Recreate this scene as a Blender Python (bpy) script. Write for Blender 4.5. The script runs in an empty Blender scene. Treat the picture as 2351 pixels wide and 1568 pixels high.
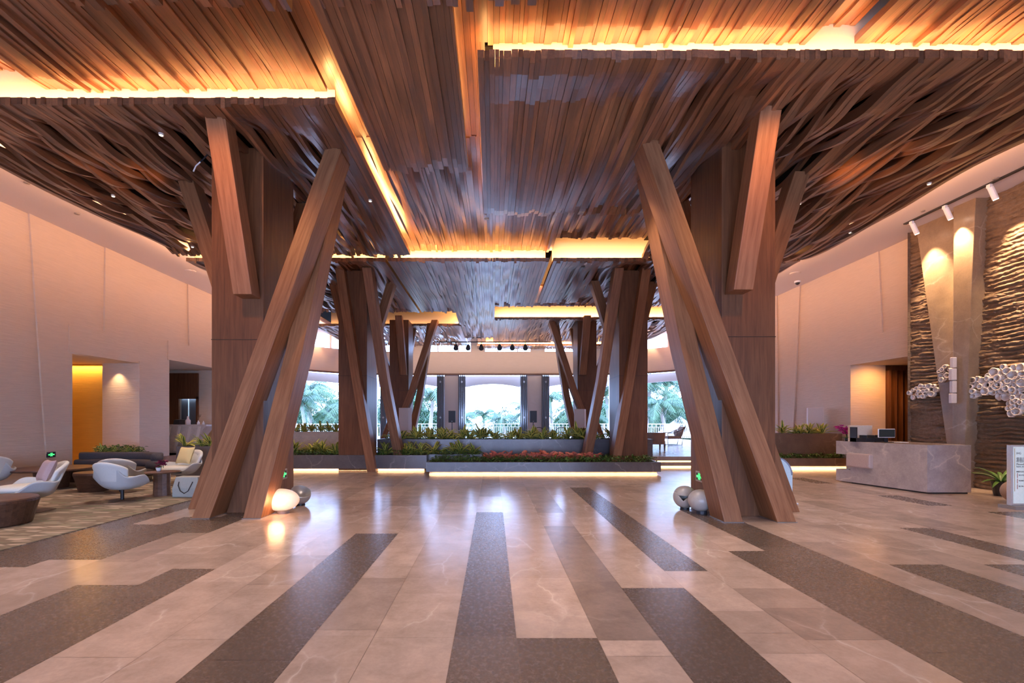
import bpy, math, random
from math import pi, sin, cos, radians, sqrt
from mathutils import Vector, Matrix, noise
S = bpy.context.scene
COL = S.collection

# ---------------------------------------------------------------- camera
F = 1100.0; VX = 1132.0; VY = 964.0; EYE = 1.6
cam_d = bpy.data.cameras.new('camera'); cam = bpy.data.objects.new('camera', cam_d); COL.objects.link(cam)
cam.location = (0, 0, EYE); cam.rotation_euler = (pi/2, 0, 0)
cam_d.sensor_width = 36; cam_d.lens = F*36/2351
cam_d.shift_x = (1175.5-VX)/2351; cam_d.shift_y = (VY-784)/2351
cam_d.clip_end = 500; cam_d.clip_start = .05
S.camera = cam
# ---------------------------------------------------------------- view + world
S.view_settings.view_transform = 'Standard'; S.view_settings.look = 'None'
S.view_settings.gamma = 1; S.view_settings.use_curve_mapping = False
S.view_settings.exposure = 0.0
S.cycles.max_bounces = 6; S.cycles.diffuse_bounces = 4; S.cycles.glossy_bounces = 3
S.cycles.transmission_bounces = 3; S.cycles.sample_clamp_indirect = 6; S.cycles.use_denoising = True
S.cycles.caustics_reflective = False; S.cycles.caustics_refractive = False
W = bpy.data.worlds.new('sky'); S.world = W; W.use_nodes = True
wn = W.node_tree; wn.nodes.clear()
wo = wn.nodes.new('ShaderNodeOutputWorld'); wb = wn.nodes.new('ShaderNodeBackground')
wb.inputs[0].default_value = (.37, .54, 1.0, 1); wb.inputs[1].default_value = 16.0
wn.links.new(wb.outputs[0], wo.inputs[0])

def lamp(kind, name, loc, rot, energy, color, **k):
    d = bpy.data.lights.new(name, kind); d.energy = energy; d.color = color
    for a, b in k.items(): setattr(d, a, b)
    o = bpy.data.objects.new(name, d); COL.objects.link(o); o.location = loc; o.rotation_euler = rot
    return o
ORANGE = (1.0, .46, .15); WARM = (1.0, .62, .36)
sun = lamp('SUN', 'sun', (0, 60, 40), (radians(38), radians(18), 0), 2.5, (1, .96, .9), angle=radians(3))
ENTRY = lamp('AREA', 'entrance_daylight', (0, -7.4, 1.7), (radians(90), 0, 0), 260, (1, .82, .74), shape='RECTANGLE', size=13, size_y=2.8)

# warm LED strips lying on top of the lower ceiling panels: (x0,x1,y,z,power per metre)
LED = 27
def strip_x(x0, x1, y, z, p=1.0, tilt=-58, wid=.08):
    L = abs(x1-x0)
    return lamp('AREA', 'cove_light', ((x0+x1)/2, y, z), (pi+radians(tilt), 0, 0), LED*L*p, ORANGE, shape='RECTANGLE', size=L, size_y=wid)
def strip_y(y0, y1, x, z, p=1.0, tilt=0, wid=.05):
    L = abs(y1-y0)
    return lamp('AREA', 'cove_light', (x, (y0+y1)/2, z), (0, pi+radians(tilt), 0), LED*L*p, ORANGE, shape='RECTANGLE', size=wid, size_y=L)
ZL = 6.2      # underside of the lower slat panels
ZU = 6.62     # underside of the upper slat field
strip_x(-8.8, -2.35, 7.08, ZL+.12)
strip_x(-.1, 8.8, 6.18, ZL+.12, 1.0)
strip_x(-8.8, -3.15, 13.98, ZL+.12, .8)
strip_x(-3.0, 1.6, 13.98, ZL+.12, 1.1)
strip_x(1.8, 8.8, 13.98, ZL+.12, 1.1)
strip_x(-8.8, -1.6, 23.5, ZL+.12, .1)
strip_x(.1, 8.8, 21.98, ZL+.12, 1.2)
strip_x(-1.4, -.45, 26.95, ZL+.12, 1.4)
strip_x(-.9, 8.0, 28.5, 6.12, 1.2)
# added strips on the far panel edges, there to light the next panel's sawn ends
strip_x(-4.6, .95, 5.16, ZL+.13, .7, 78)
strip_x(-8.7, -3.2, 13.3, ZL+.13, .5, 78)
strip_y(7.1, 13.3, -2.45, ZL+.13, .75, -12)
strip_y(5.0, 8.6, -1.98+.1, ZL+.13, .35, 20)
strip_y(6.2, 10.6, -.1, ZL+.13, .16, 15)
strip_y(5.0, 8.6, -.55, ZL+.13, .10, -15)
strip_y(14.2, 20, -3.22, ZL+.12, .7, -25)
strip_y(14.2, 18.5, 1.82, ZL+.12, .7, 25)
strip_y(20.0, 26.5, -1.75, ZL+.12, .9, -30)
# long warm washers hidden over the outer edge of the slats, lighting soffit and walls
for sx in (-1, 1):
    lamp('AREA', 'soffit_washer', (sx*9.0, 16.5, 6.42), (0, radians(sx*-122), 0), 330, (1, .50, .27), shape='RECTANGLE', size=.15, size_y=24)
# warm spots grazing the raking struts of the front columns
for sx in (-1, 1):
    for yy, e, aim in ((5.6, 260, (sx*4.25, 8.0, 4.6)), (10.9, 120, (sx*3.6, 9.3, 5.2))):
        d_ = Vector(aim)-Vector((sx*4.3, yy, 6.1))
        lamp('SPOT', 'strut_spot', (sx*4.3, yy, 6.1), d_.to_track_quat('-Z', 'Y').to_euler(), e, (1, .40, .12), spot_size=radians(70), spot_blend=.9, shadow_soft_size=.08)
# linear fittings at the outer strut tops, grazing the outer slats
for sx in (-1, 1):
    d_ = Vector((sx*8.4, 9.0, 6.35))-Vector((sx*5.9, 8.9, 5.75))
    lamp('SPOT', 'slat_grazer', (sx*5.9, 8.9, 5.75), d_.to_track_quat('-Z', 'Y').to_euler(), 60 if sx > 0 else 35, (1, .48, .2), spot_size=radians(100), spot_blend=1, shadow_soft_size=.1)
# warm spots over the planting
for (x, y, e) in ((-5.9, 14.6, 150), (-2.2, 14.8, 130), (.8, 14.2, 130), (3.0, 14.2, 130), (10.3, 15.4, 40)):
    lamp('SPOT', 'planting_spot', (x, y, 6.05), (radians(12), 0, 0), e, (1, .74, .45), spot_size=radians(50), spot_blend=.8, shadow_soft_size=.06)
# downlights in the slat ceiling
for (x, y) in ((-6.5, 9.3), (6.5, 9.3), (-6.5, 12.3), (6.5, 12.3), (-1.2, 7.5), (2, 8.5), (-3.5, 4), (3.5, 4), (0, 2.5), (-7.5, 5), (7.5, 5)):
    lamp('SPOT', 'ceiling_downlight', (x, y, 6.05), (0, 0, 0), 470, (1, .76, .63), spot_size=radians(100), spot_blend=.8, shadow_soft_size=.06)

# ---------------------------------------------------------------- materials
MATS = {}
def C4(c): return (c[0], c[1], c[2], 1)
class NT:
    def __init__(s, name):
        s.m = bpy.data.materials.new(name); s.m.use_nodes = True; s.t = s.m.node_tree; s.t.nodes.clear()
        s.out = s.n('ShaderNodeOutputMaterial'); s.p = s.n('ShaderNodeBsdfPrincipled'); s.l(s.p.outputs[0], s.out.inputs[0])
    def n(s, typ, **k):
        x = s.t.nodes.new(typ)
        for a, b in k.items(): setattr(x, a, b)
        return x
    def l(s, a, b): s.t.links.new(a, b)
    def coord(s, scale=(1, 1, 1), kind='Object'):
        c = s.n('ShaderNodeTexCoord'); mp = s.n('ShaderNodeMapping'); mp.inputs['Scale'].default_value = scale
        if kind == 'Local':
            a_ = s.n('ShaderNodeAttribute'); a_.attribute_name = 'lc'; s.l(a_.outputs['Vector'], mp.inputs[0])
        elif kind == 'World':
            g = s.n('ShaderNodeNewGeometry'); s.l(g.outputs['Position'], mp.inputs[0])
        else: s.l(c.outputs[kind], mp.inputs[0])
        return mp.outputs[0]
    def noise(s, vec, scale=5, detail=4, rough=.5, dist=0):
        x = s.n('ShaderNodeTexNoise'); x.inputs['Scale'].default_value = scale; x.inputs['Detail'].default_value = detail
        x.inputs['Roughness'].default_value = rough; x.inputs['Distortion'].default_value = dist; s.l(vec, x.inputs['Vector']); return x.outputs['Fac']
    def ramp(s, fac, stops):
        r = s.n('ShaderNodeValToRGB'); e = r.color_ramp.elements
        while len(e) < len(stops): e.new(.5)
        for i, (p, c) in enumerate(stops): e[i].position = p; e[i].color = C4(c)
        s.l(fac, r.inputs[0]); return r.outputs[0]
    def mix(s, fac, a, b, mode='MIX'):
        x = s.n('ShaderNodeMix', data_type='RGBA', blend_type=mode)
        for i, v in ((0, fac), (6, a), (7, b)):
            if hasattr(v, 'is_linked') or hasattr(v, 'links'): s.l(v, x.inputs[i])
            else: x.inputs[i].default_value = v if i == 0 else C4(v)
        return x.outputs[2]
    def math(s, op, a, b=0.0):
        x = s.n('ShaderNodeMath', operation=op)
        for i, v in ((0, a), (1, b)):
            if hasattr(v, 'links'): s.l(v, x.inputs[i])
            else: x.inputs[i].default_value = v
        return x.outputs[0]
    def bump(s, h, strength=.3, dist=.02):
        b = s.n('ShaderNodeBump'); b.inputs['Strength'].default_value = strength; b.inputs['Distance'].default_value = dist
        s.l(h, b.inputs['Height']); s.l(b.outputs[0], s.p.inputs['Normal'])
    def attr(s, name='tone'):
        a = s.n('ShaderNodeAttribute'); a.attribute_name = name; return a.outputs['Fac']

def plain(name, col, rough=.5, metal=0, emit=None, es=0, bump=0, nscale=40, var=.05, alpha=1, spec=.5):
    if name in MATS: return MATS[name]
    t = NT(name); t.p.inputs['Roughness'].default_value = rough; t.p.inputs['Metallic'].default_value = metal
    t.p.inputs['Specular IOR Level'].default_value = spec
    v = t.coord(); f = t.noise(v, nscale, 3)
    c0 = tuple(x*(1-var) for x in col); c1 = tuple(min(1, x*(1+var)) for x in col)
    t.l(t.ramp(f, [(.3, c0), (.7, c1)]), t.p.inputs['Base Color'])
    if emit: t.p.inputs['Emission Color'].default_value = C4(emit); t.p.inputs['Emission Strength'].default_value = es
    if bump: t.bump(f, bump)
    if alpha < 1: t.p.inputs['Alpha'].default_value = alpha
    MATS[name] = t.m; return t.m

def wood(name, dark, light, axis=2, rough=.5, scale=1.0, tone=False, kind='Object', spec=.35, panel=0):
    if name in MATS: return MATS[name]
    t = NT(name); sc = [14*scale]*3; sc[axis] = .9*scale
    v = t.coord(tuple(sc), kind)
    f1 = t.noise(v, 1.2, 6, .6, .6)
    sc2 = [60*scale]*3; sc2[axis] = 2*scale
    f2 = t.noise(t.coord(tuple(sc2), kind), 1.5, 3, .6)
    f = t.math('ADD', t.math('MULTIPLY', f1, .75), t.math('MULTIPLY', f2, .25))
    c = t.ramp(f, [(.34, dark), (.66, light)])
    if tone:
        a = t.attr(); c = t.mix(1.0, c, t.ramp(a, [(0, (.45, .42, .4)), (1, (1.3, 1.25, 1.2))]), 'MULTIPLY')
    f3 = t.noise(t.coord((.8, .8, .35), kind), 1.3, 2)
    c = t.mix(1.0, c, t.ramp(f3, [(.3, (.8, .8, .8)), (.7, (1.1, 1.08, 1.05))]), 'MULTIPLY')
    t.l(c, t.p.inputs['Base Color']); t.p.inputs['Roughness'].default_value = rough; t.p.inputs['Specular IOR Level'].default_value = spec
    t.bump(f2, .05, .003)
    MATS[name] = t.m; return t.m

def stone(name, base, vein, rough=.3, scale=1.0, tone=False, kind='Object', veins=.6, dark=None, bump=.05):
    if name in MATS: return MATS[name]
    t = NT(name); v = t.coord((scale, scale, scale), kind)
    f1 = t.noise(v, 3.0, 8, .65, .4); f2 = t.noise(v, 26, 5, .7)
    d = tuple(x*.74 for x in base); l = tuple(min(1, x*1.2) for x in base)
    c = t.ramp(t.math('ADD', t.math('MULTIPLY', f1, .7), t.math('MULTIPLY', f2, .3)), [(.32, d), (.68, l)])
    v2 = t.coord((scale*1.0, scale*.55, scale), kind)
    wv = t.n('ShaderNodeTexVoronoi', feature='DISTANCE_TO_EDGE'); wv.inputs['Scale'].default_value = 1.15
    dn = t.n('ShaderNodeTexNoise'); dn.inputs['Scale'].default_value = 2.2; dn.inputs['Detail'].default_value = 5; t.l(v2, dn.inputs['Vector'])
    va = t.n('ShaderNodeVectorMath', operation='ADD'); t.l(v2, va.inputs[0])
    vs = t.n('ShaderNodeVectorMath', operation='SCALE'); vs.inputs['Scale'].default_value = .5; t.l(dn.outputs['Color'], vs.inputs[0]); t.l(vs.outputs[0], va.inputs[1])
    t.l(va.outputs[0], wv.inputs['Vector'])
    vm = t.ramp(wv.outputs['Distance'], [(0, (1, 1, 1)), (.012, (.25, .25, .25)), (.035, (0, 0, 0))])
    vmask = t.math('MULTIPLY', t.math('MULTIPLY', vm, veins), t.ramp(t.noise(v, 1.3, 2), [(.42, (0, 0, 0)), (.62, (1, 1, 1))]))
    c = t.mix(vmask, c, vein)
    if tone:
        a = t.attr()
        fn = t.noise(t.coord((1, 1, 1), 'World'), 55, 5, .6, .4)
        lo = tuple(x*.72 for x in dark); hi = tuple(x*1.28 for x in dark)
        dk = t.ramp(fn, [(.38, lo), (.62, hi)])
        c = t.mix(1.0, c, t.ramp(a, [(0, (1, 1, 1)), (.9, (.42, .42, .43))]), 'MULTIPLY')
        c = t.mix(t.math('GREATER_THAN', a, .89), c, dk)
        r = t.math('ADD', t.math('MULTIPLY', a, .10), rough)
        r = t.math('ADD', r, t.math('MULTIPLY', f2, .08)); t.l(r, t.p.inputs['Roughness'])
        tv = t.attr('vary'); c = t.mix(1.0, c, t.ramp(tv, [(0, (.84, .83, .82)), (1, (1.1, 1.1, 1.1))]), 'MULTIPLY')
    else: t.p.inputs['Roughness'].default_value = rough
    t.l(c, t.p.inputs['Base Color'])
    t.bump(f2, bump, .01)
    MATS[name] = t.m; return t.m

SLAT = wood('ceiling_slat_wood', (.16, .068, .032), (.40, .175, .080), axis=1, rough=.33, tone=True, spec=.7)
SLAT.node_tree.nodes['Principled BSDF'].inputs['Coat Weight'].default_value = 1.0
SLAT.node_tree.nodes['Principled BSDF'].inputs['Coat Roughness'].default_value = .38
CLAD = wood('column_cladding_wood', (.14, .056, .024), (.27, .12, .052), axis=2, rough=.42, tone=True, spec=.4)
BEAM = wood('strut_wood', (.22, .094, .040), (.42, .20, .095), axis=2, rough=.45, spec=.4, tone=True, kind='Local')
DARKWOOD = wood('dark_walnut', (.05, .024, .014), (.12, .06, .036), axis=0, rough=.4)
TABLEWOOD = wood('table_walnut', (.09, .045, .03), (.20, .11, .07), axis=0, rough=.35)
FLOOR = stone('floor_marble', (.53, .415, .355), (.76, .66, .60), rough=.13, tone=True, kind='World', dark=(.135, .105, .09), veins=.7)
GREYSTONE = stone('planter_grey_marble', (.135, .125, .13), (.5, .46, .44), rough=.3, kind='World', veins=.5)
BROWNSTONE = stone('planter_brown_marble', (.17, .12, .09), (.5, .4, .32), rough=.3, kind='World', veins=.6)
DESKSTONE = stone('desk_marble', (.44, .375, .35), (.8, .68, .56), rough=.18, kind='World', veins=.8)
PALESTONE = stone('pale_travertine', (.5, .43, .37), (.7, .62, .55), rough=.4, kind='World')
SMOOTHSTONE = stone('smooth_brown_slab', (.27, .19, .12), (.55, .45, .35), rough=.35, kind='World', veins=.5)
def rough_rock():
    t = NT('chiselled_rock'); v = t.coord((1, 1.2, 5), 'World')
    f = t.noise(v, 3.2, 9, .7, .3); g = t.noise(t.coord((1, 1, 1), 'World'), 14, 6, .7)
    t.l(t.ramp(t.math('ADD', t.math('MULTIPLY', f, .6), t.math('MULTIPLY', g, .4)), [(.3, (.13, .08, .048)), (.7, (.34, .23, .145))]), t.p.inputs['Base Color'])
    t.p.inputs['Roughness'].default_value = .6; t.bump(f, .8, .06); return t.m
ROCK = rough_rock()
def wallpaper(name, col, rough=.75, st=.35):
    t = NT(name); v = t.coord((.6, .6, 9), 'World'); f = t.noise(v, 4, 5, .6, .5)
    d = tuple(x*.93 for x in col); t.l(t.ramp(f, [(.35, d), (.65, col)]), t.p.inputs['Base Color'])
    t.p.inputs['Roughness'].default_value = rough; t.bump(f, st, .03); return t.m
WALL = wallpaper('combed_cream_plaster', (.70, .55, .42))
BAND = wallpaper('band_plaster', (.68, .54, .44), st=.12)
PLASTER = plain('white_plaster', (.80, .70, .64), .8, var=.02)
FASCIA = plain('cove_plaster', (.60, .53, .44), .8, var=.02)
DECK = plain('dark_ceiling_deck', (.02, .014, .012), .9)
OCHRE = wallpaper('ochre_plaster', (.75, .40, .07), st=.15)
BLACK = plain('black_metal', (.02, .02, .024), .4)
FRAME = plain('anthracite_frame', (.05, .052, .06), .35)
WHITE = plain('white_paint', (.82, .84, .86), .5, var=.03)
STEEL = plain('brushed_steel', (.55, .55, .56), .3, 1)
GLASSY = plain('bright_led', (1, .7, .4), .5, emit=(1, .66, .34), es=4.5)

# ---------------------------------------------------------------- mesh helpers
class MB:
    def __init__(s): s.v = []; s.f = []; s.m = []; s.t = []; s.t2 = []; s.tone = .5; s.tone2 = .5; s.mi = 0; s.lc = []
    def face(s, idx, mi=None):
        s.f.append(tuple(idx)); s.m.append(s.mi if mi is None else mi); s.t.append(s.tone); s.t2.append(s.tone2)
    def add(s, vs, fs):
        b = len(s.v); s.v.extend([tuple(p) for p in vs])
        for f in fs: s.face([b+i for i in f])
        return s
    def box(s, x0, x1, y0, y1, z0, z1):
        return s.add([(x0, y0, z0), (x1, y0, z0), (x1, y1, z0), (x0, y1, z0), (x0, y0, z1), (x1, y0, z1), (x1, y1, z1), (x0, y1, z1)],
                     [(0, 3, 2, 1), (4, 5, 6, 7), (0, 1, 5, 4), (1, 2, 6, 5), (2, 3, 7, 6), (3, 0, 4, 7)])
    def hexa(s, lo, hi):
        return s.add(list(lo)+list(hi), [(0, 3, 2, 1), (4, 5, 6, 7), (0, 1, 5, 4), (1, 2, 6, 5), (2, 3, 7, 6), (3, 0, 4, 7)])
    def prism(s, poly, z0, z1):
        n = len(poly); return s.add([(x, y, z0) for x, y in poly]+[(x, y, z1) for x, y in poly],
              [tuple(range(n))[::-1], tuple(range(n, 2*n))]+[(i, (i+1) % n, n+(i+1) % n, n+i) for i in range(n)])
    def loft(s, rings, closed=True, caps=True):
        n = len(rings[0]); b = len(s.v)
        for r in rings: s.v.extend([tuple(p) for p in r])
        for j in range(len(rings)-1):
            for i in range(n if closed else n-1):
                a = b+j*n+i; c = b+j*n+(i+1) % n
                s.face((a, c, c+n, a+n))
        if caps and closed: s.face([b+i for i in range(n)][::-1]); s.face([b+(len(rings)-1)*n+i for i in range(n)])
        return s
    def lathe(s, prof, c=(0, 0, 0), n=24, sx=1, sy=1, caps=True):
        return s.loft([[(c[0]+r*sx*cos(2*pi*i/n), c[1]+r*sy*sin(2*pi*i/n), c[2]+z) for i in range(n)] for r, z in prof], True, caps)
    def tube(s, pts, r, n=8, caps=True):
        pts = [Vector(p) for p in pts]; rings = []
        for i, p in enumerate(pts):
            d = (pts[min(i+1, len(pts)-1)]-pts[max(i-1, 0)]).normalized()
            up = Vector((0, 0, 1)) if abs(d.z) < .95 else Vector((1, 0, 0))
            a = d.cross(up).normalized(); b = a.cross(d).normalized(); rr = r[i] if isinstance(r, (list, tuple)) else r
            rings.append([p+a*rr*cos(2*pi*k/n)+b*rr*sin(2*pi*k/n) for k in range(n)])
        return s.loft(rings, True, caps)
    def ball(s, c, rx, ry=None, rz=None, n=24, m=14, z0=-1, z1=1):
        ry = rx if ry is None else ry; rz = rx if rz is None else rz
        a0 = math.asin(z0); a1 = math.asin(z1)
        rings = []
        for j in range(m+1):
            a = a0+(a1-a0)*j/m; k = max(cos(a), .001)
            rings.append([(c[0]+rx*k*cos(2*pi*i/n), c[1]+ry*k*sin(2*pi*i/n), c[2]+rz*sin(a)) for i in range(n)])
        return s.loft(rings)
    def disc(s, c, r, h, n=20): return s.lathe([(r, 0), (r, h)], c, n)
    def build(s, name, mats, parent=None, smooth=False, bevel=0, kind=None, sub=0, solid=0, autos=False):
        if not isinstance(mats, (list, tuple)): mats = [mats]
        me = bpy.data.meshes.new(name); o = bpy.data.objects.new(name, me)
        if parent is not None:
            off = parent.get('_w', None); off = Vector(off) if off is not None else Vector((0, 0, 0))
        elif kind == 'structure': off = Vector((0, 0, 0))
        else:
            xs = [p[0] for p in s.v]; ys = [p[1] for p in s.v]; zs = [p[2] for p in s.v]
            off = Vector(((min(xs)+max(xs))/2, (min(ys)+max(ys))/2, min(zs)))
        me.from_pydata([(p[0]-off.x, p[1]-off.y, p[2]-off.z) for p in s.v], [], s.f)
        for m in mats: me.materials.append(m)
        me.polygons.foreach_set('material_index', s.m)
        if smooth: me.polygons.foreach_set('use_smooth', [True]*len(s.f))
        for nm, vals in (('tone', s.t), ('vary', s.t2)):
            at = me.attributes.new(nm, 'FLOAT', 'FACE'); at.data.foreach_set('value', vals)
        if s.lc and len(s.lc) == len(s.v):
            at = me.attributes.new('lc', 'FLOAT_VECTOR', 'POINT'); at.data.foreach_set('vector', [c for p in s.lc for c in p])
        me.update(); COL.objects.link(o)
        if parent is not None: o.parent = parent; o['_w'] = tuple(off)
        else: o.location = off; o['_w'] = tuple(off)
        if kind: o['kind'] = kind
        if solid:
            md = o.modifiers.new('solid', 'SOLIDIFY'); md.thickness = solid; md.offset = 0
        if sub:
            md = o.modifiers.new('sub', 'SUBSURF'); md.levels = sub; md.render_levels = sub
        if bevel:
            md = o.modifiers.new('bevel', 'BEVEL'); md.width = bevel; md.segments = 2; md.limit_method = 'ANGLE'
        return o
def thing(name, label, cat, loc=(0, 0, 0), group=None):
    o = bpy.data.objects.new(name, None); COL.objects.link(o); o.location = loc; o.empty_display_size = .2
    o['_w'] = tuple(loc); o['label'] = label; o['category'] = cat
    if group: o['group'] = group
    return o
def tag(o, label, cat, group=None, kind=None):
    o['label'] = label; o['category'] = cat
    if group: o['group'] = group
    if kind: o['kind'] = kind
    return o
def copy_tree(o, parent=None):
    c = o.copy(); COL.objects.link(c)
    if parent is not None: c.parent = parent
    for ch in list(o.children): copy_tree(ch, c)
    return c
def place(root, loc, rz=0, scale=1, label=None, group=None, first=[], new=True):
    r = copy_tree(root) if new else root
    r.location = loc; r.rotation_euler = (0, 0, rz); r.scale = (scale, scale, scale)
    if label: r['label'] = label
    if group: r['group'] = group
    return r
def P(x, y, Y): return Vector(((x-VX)/F*Y, Y, EYE-(y-VY)/F*Y))   # where a sight line meets the plane at depth Y
#--SHELL
# ================================================================ THE SHELL
# ---------------------------------------------------------------- floor: long planks of marble in two widths, dark ones where laid
PER = .657*EYE; A0 = .107*EYE; WA = .371*EYE
def lane(kind, n):
    x0 = A0+n*PER
    return (x0, x0+WA) if kind == 'A' else (x0+WA, x0+PER)
def yd(py): return EYE*F/(py-VY)     # floor depth of a picture row
dark = {('B', -1): [(1100, 1140, .55), (1176, 3000, 1)], ('A', 0): [(1465, 3000, 1)], ('B', 0): [(1118, 1177, .5), (1208, 1470, .5)],
        ('A', 1): [(1350, 3000, 1)], ('B', 1): [(1119, 1311, 1), (1403, 1500, .15)], ('A', 2): [(1351, 1469, .35)], ('B', 2): [(1265, 3000, 1)],
        ('A', 3): [(1168, 3000, 1)], ('B', 3): [(1150, 3000, .35)], ('A', 4): [(1296, 3000, 1)], ('B', 4): [(1205, 3000, .3)],
        ('A', 5): [(1296, 3000, 1)], ('B', 5): [(1212, 1500, 1)], ('B', 7): [(1137, 1161, 1), (1097, 1110, 1)], ('A', 8): [(1175, 1300, 1)],
        ('A', 6): [(1190, 1230, .3)], ('A', -1): [], ('A', -2): [(1225, 3000, 1)], ('B', -2): [(1300, 1460, .2)], ('B', -3): [(1275, 1343, .35)],
        ('B', -4): [(1306, 3000, 1), (1120, 1180, .3)], ('A', -4): [(1343, 3000, 1)], ('B', -5): [(1160, 1223, 1), (1223, 1290, .3)],
        ('A', -5): [(1187, 1285, 1)], ('B', -6): [(1204, 1302, 1)], ('A', -6): [(1150, 1320, 1)], ('A', -3): [(1093, 1117, .7)]}
rnd = random.Random(5)
fl = MB()
for n in range(-15, 15):
    for k in 'AB':
        x0, x1 = lane(k, n)
        y = -8.0+rnd.random()*1.0; cuts = [(-8.0, y)]
        while y < 17: y2 = min(17.0, y+rnd.choice((.9, 1.2, 1.5, 1.8))); cuts.append((y, y2)); y = y2
        segs = [(yd(b) if b < 2900 else -8.0, yd(a), t) for a, b, t in dark.get((k, n), [])]
        ys = sorted(set([c[0] for c in cuts]+[17.0]+[q for s_ in segs for q in s_[:2]]))
        ys = [q for q in ys if q <= 17.0]
        for a, b in zip(ys, ys[1:]):
            if b-a < .02: continue
            mid = (a+b)/2; t = 0
            for s_ in segs:
                if s_[0] <= mid <= s_[1]: t = s_[2]
            fl.tone = min(1, t+(rnd.random()*.14 if t < .9 else 0)); fl.tone2 = rnd.random()
            g = .0015
            fl.add([(x0+g, a+g, 0), (x1-g, a+g, 0), (x1-g, b-g, 0), (x0+g, b-g, 0)], [(0, 1, 2, 3)])
fl.tone = .55; fl.tone2 = .3
fl.add([(-18, -9, -.004), (18, -9, -.004), (18, 40, -.004), (-18, 40, -.004)], [(0, 1, 2, 3)])
fl.build('floor', FLOOR, kind='structure')
# raised terrace floor beyond the planters with its lit steps
tf = MB(); tf.tone = .1
tf.box(-12.4, 12.4, 16.62, 37.5, .0, .34)
tf.build('floor.001', FLOOR, kind='structure')
st = MB(); st.tone = .25
st.box(5.36, 9.2, 16.12, 16.45, .05, .17); st.box(5.36, 9.2, 16.42, 16.64, .2, .345)
st.build('trim_1', FLOOR, kind='structure')
gl = MB(); gl.box(5.36, 9.2, 16.17, 16.2, .0, .045); gl.box(5.36, 9.2, 16.46, 16.49, .165, .195)
gl.build('trim_2', GLASSY, kind='structure')

# ---------------------------------------------------------------- side walls of folded panels
def fold_wall(name, sx, X, seams, y0, y1, hole, mat, step=.045, z1=6.72):
    # seams: (y at the floor, y at the soffit); each farther panel stands a little prouder at its near edge
    edges = [(y0, y0)]+seams+[(y1, y1)]
    m = MB()
    def depth(yb, i, near): return X-(step if near and i > 0 else 0)
    def quad(i, za, zb, ya=None, yb=None):
        e0, e1 = edges[i], edges[i+1]
        def Yat(e, z): return e[0]+(e[1]-e[0])*z/6.72
        def Xat(y, z):
            a, b = Yat(e0, z), Yat(e1, z); t = (y-a)/(b-a) if b > a else 0
            t = max(0, min(1, t)); return X-(step*(1-t) if i > 0 else 0)
        n = 6; rows = []
        for z in (za, zb):
            a = Yat(e0, z) if ya is None else ya; b = Yat(e1, z) if yb is None else yb
            rows.append([(sx*Xat(a+(b-a)*k/n, z), a+(b-a)*k/n, z) for k in range(n+1)])
        bidx = len(m.v); m.v.extend(rows[0]+rows[1])
        for k in range(n):
            q = (bidx+k, bidx+k+1, bidx+n+2+k, bidx+n+1+k); m.face(q if sx < 0 else q[::-1])
        if i > 0 and ya is None:   # return face
            m.add([(sx*X, Yat(e0, za), za), (sx*(X-step), Yat(e0, za), za), (sx*(X-step), Yat(e0, zb), zb), (sx*X, Yat(e0, zb), zb)], [(0, 1, 2, 3)])
    for i in range(len(edges)-1):
        hs = sorted(h for h in hole if h[0] < edges[i+1][0]-.05 and h[1] > edges[i][0]+.05)
        if not hs: quad(i, 0, z1); continue
        ztop = max(h[2] for h in hs); quad(i, ztop, z1); c = None
        for h in hs:
            if h[0] > edges[i][0]+.05: quad(i, 0, ztop, c, h[0])
            if h[2] < ztop-.01: quad(i, h[2], ztop, h[0] if h[0] > edges[i][0]+.05 else edges[i][0]-.02, h[1])
            c = h[1]
        if c < edges[i+1][0]-.05: quad(i, 0, ztop, c, None)
    m.build(name, mat, kind='structure')
LS = [(12.35, 11.84), (14.07, 14.17), (18.2, 18.0), (22.3, 22.6)]
fold_wall('wall_left', -1, 11.5, LS, -8, 27.4, [(13.07, 15.5, 3.43), (17.0, 20.6, 3.73)], WALL)
RS = [(13.2, 13.2), (14.1, 14.5), (18.7, 18.2), (19.6, 19.7), (22.3, 22.6)]
fold_wall('wall_right', 1, 11.7, RS, -8, 27.2, [(13.2, 15.6, 3.38)], WALL)
# left recesses: a corridor lit ochre, and the counter alcove
m = MB()
m.box(-16.6, -11.455, 12.95, 15.95, 3.43, 4.2); m.box(-12.64, -11.44, 15.5, 15.95, 0, 3.5)
m.add([(-11.6, 13.07, 0), (-16.5, 13.07, 0), (-16.5, 13.07, 3.43), (-11.6, 13.07, 3.43)], [(0, 1, 2, 3)])
m.add([(-16.5, 13.07, 0), (-16.5, 15.9, 0), (-16.5, 15.9, 3.43), (-16.5, 13.07, 3.43)], [(0, 1, 2, 3)])
m.build('wall_left.001', WALL, kind='structure')
m = MB(); m.add([(-12.64, 15.7, 0), (-16.5, 15.7, 0), (-16.5, 15.7, 3.43), (-12.64, 15.7, 3.43)], [(0, 1, 2, 3)])
m.add([(-12.64, 15.5, 0), (-12.64, 15.7, 0), (-12.64, 15.7, 3.43), (-12.64, 15.5, 3.43)], [(0, 1, 2, 3)])
m.build('wall_left.002', OCHRE, kind='structure')
lamp('AREA', 'alcove_strip', (-14.4, 15.6, 3.38), (0, 0, 0), 60, (1, .6, .2), shape='RECTANGLE', size=3.4, size_y=.05)
lamp('SPOT', 'alcove_downlight', (-12.1, 15.25, 3.3), (radians(14), 0, 0), 60, (1, .65, .35), spot_size=radians(80), spot_blend=1)
m = MB()
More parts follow.
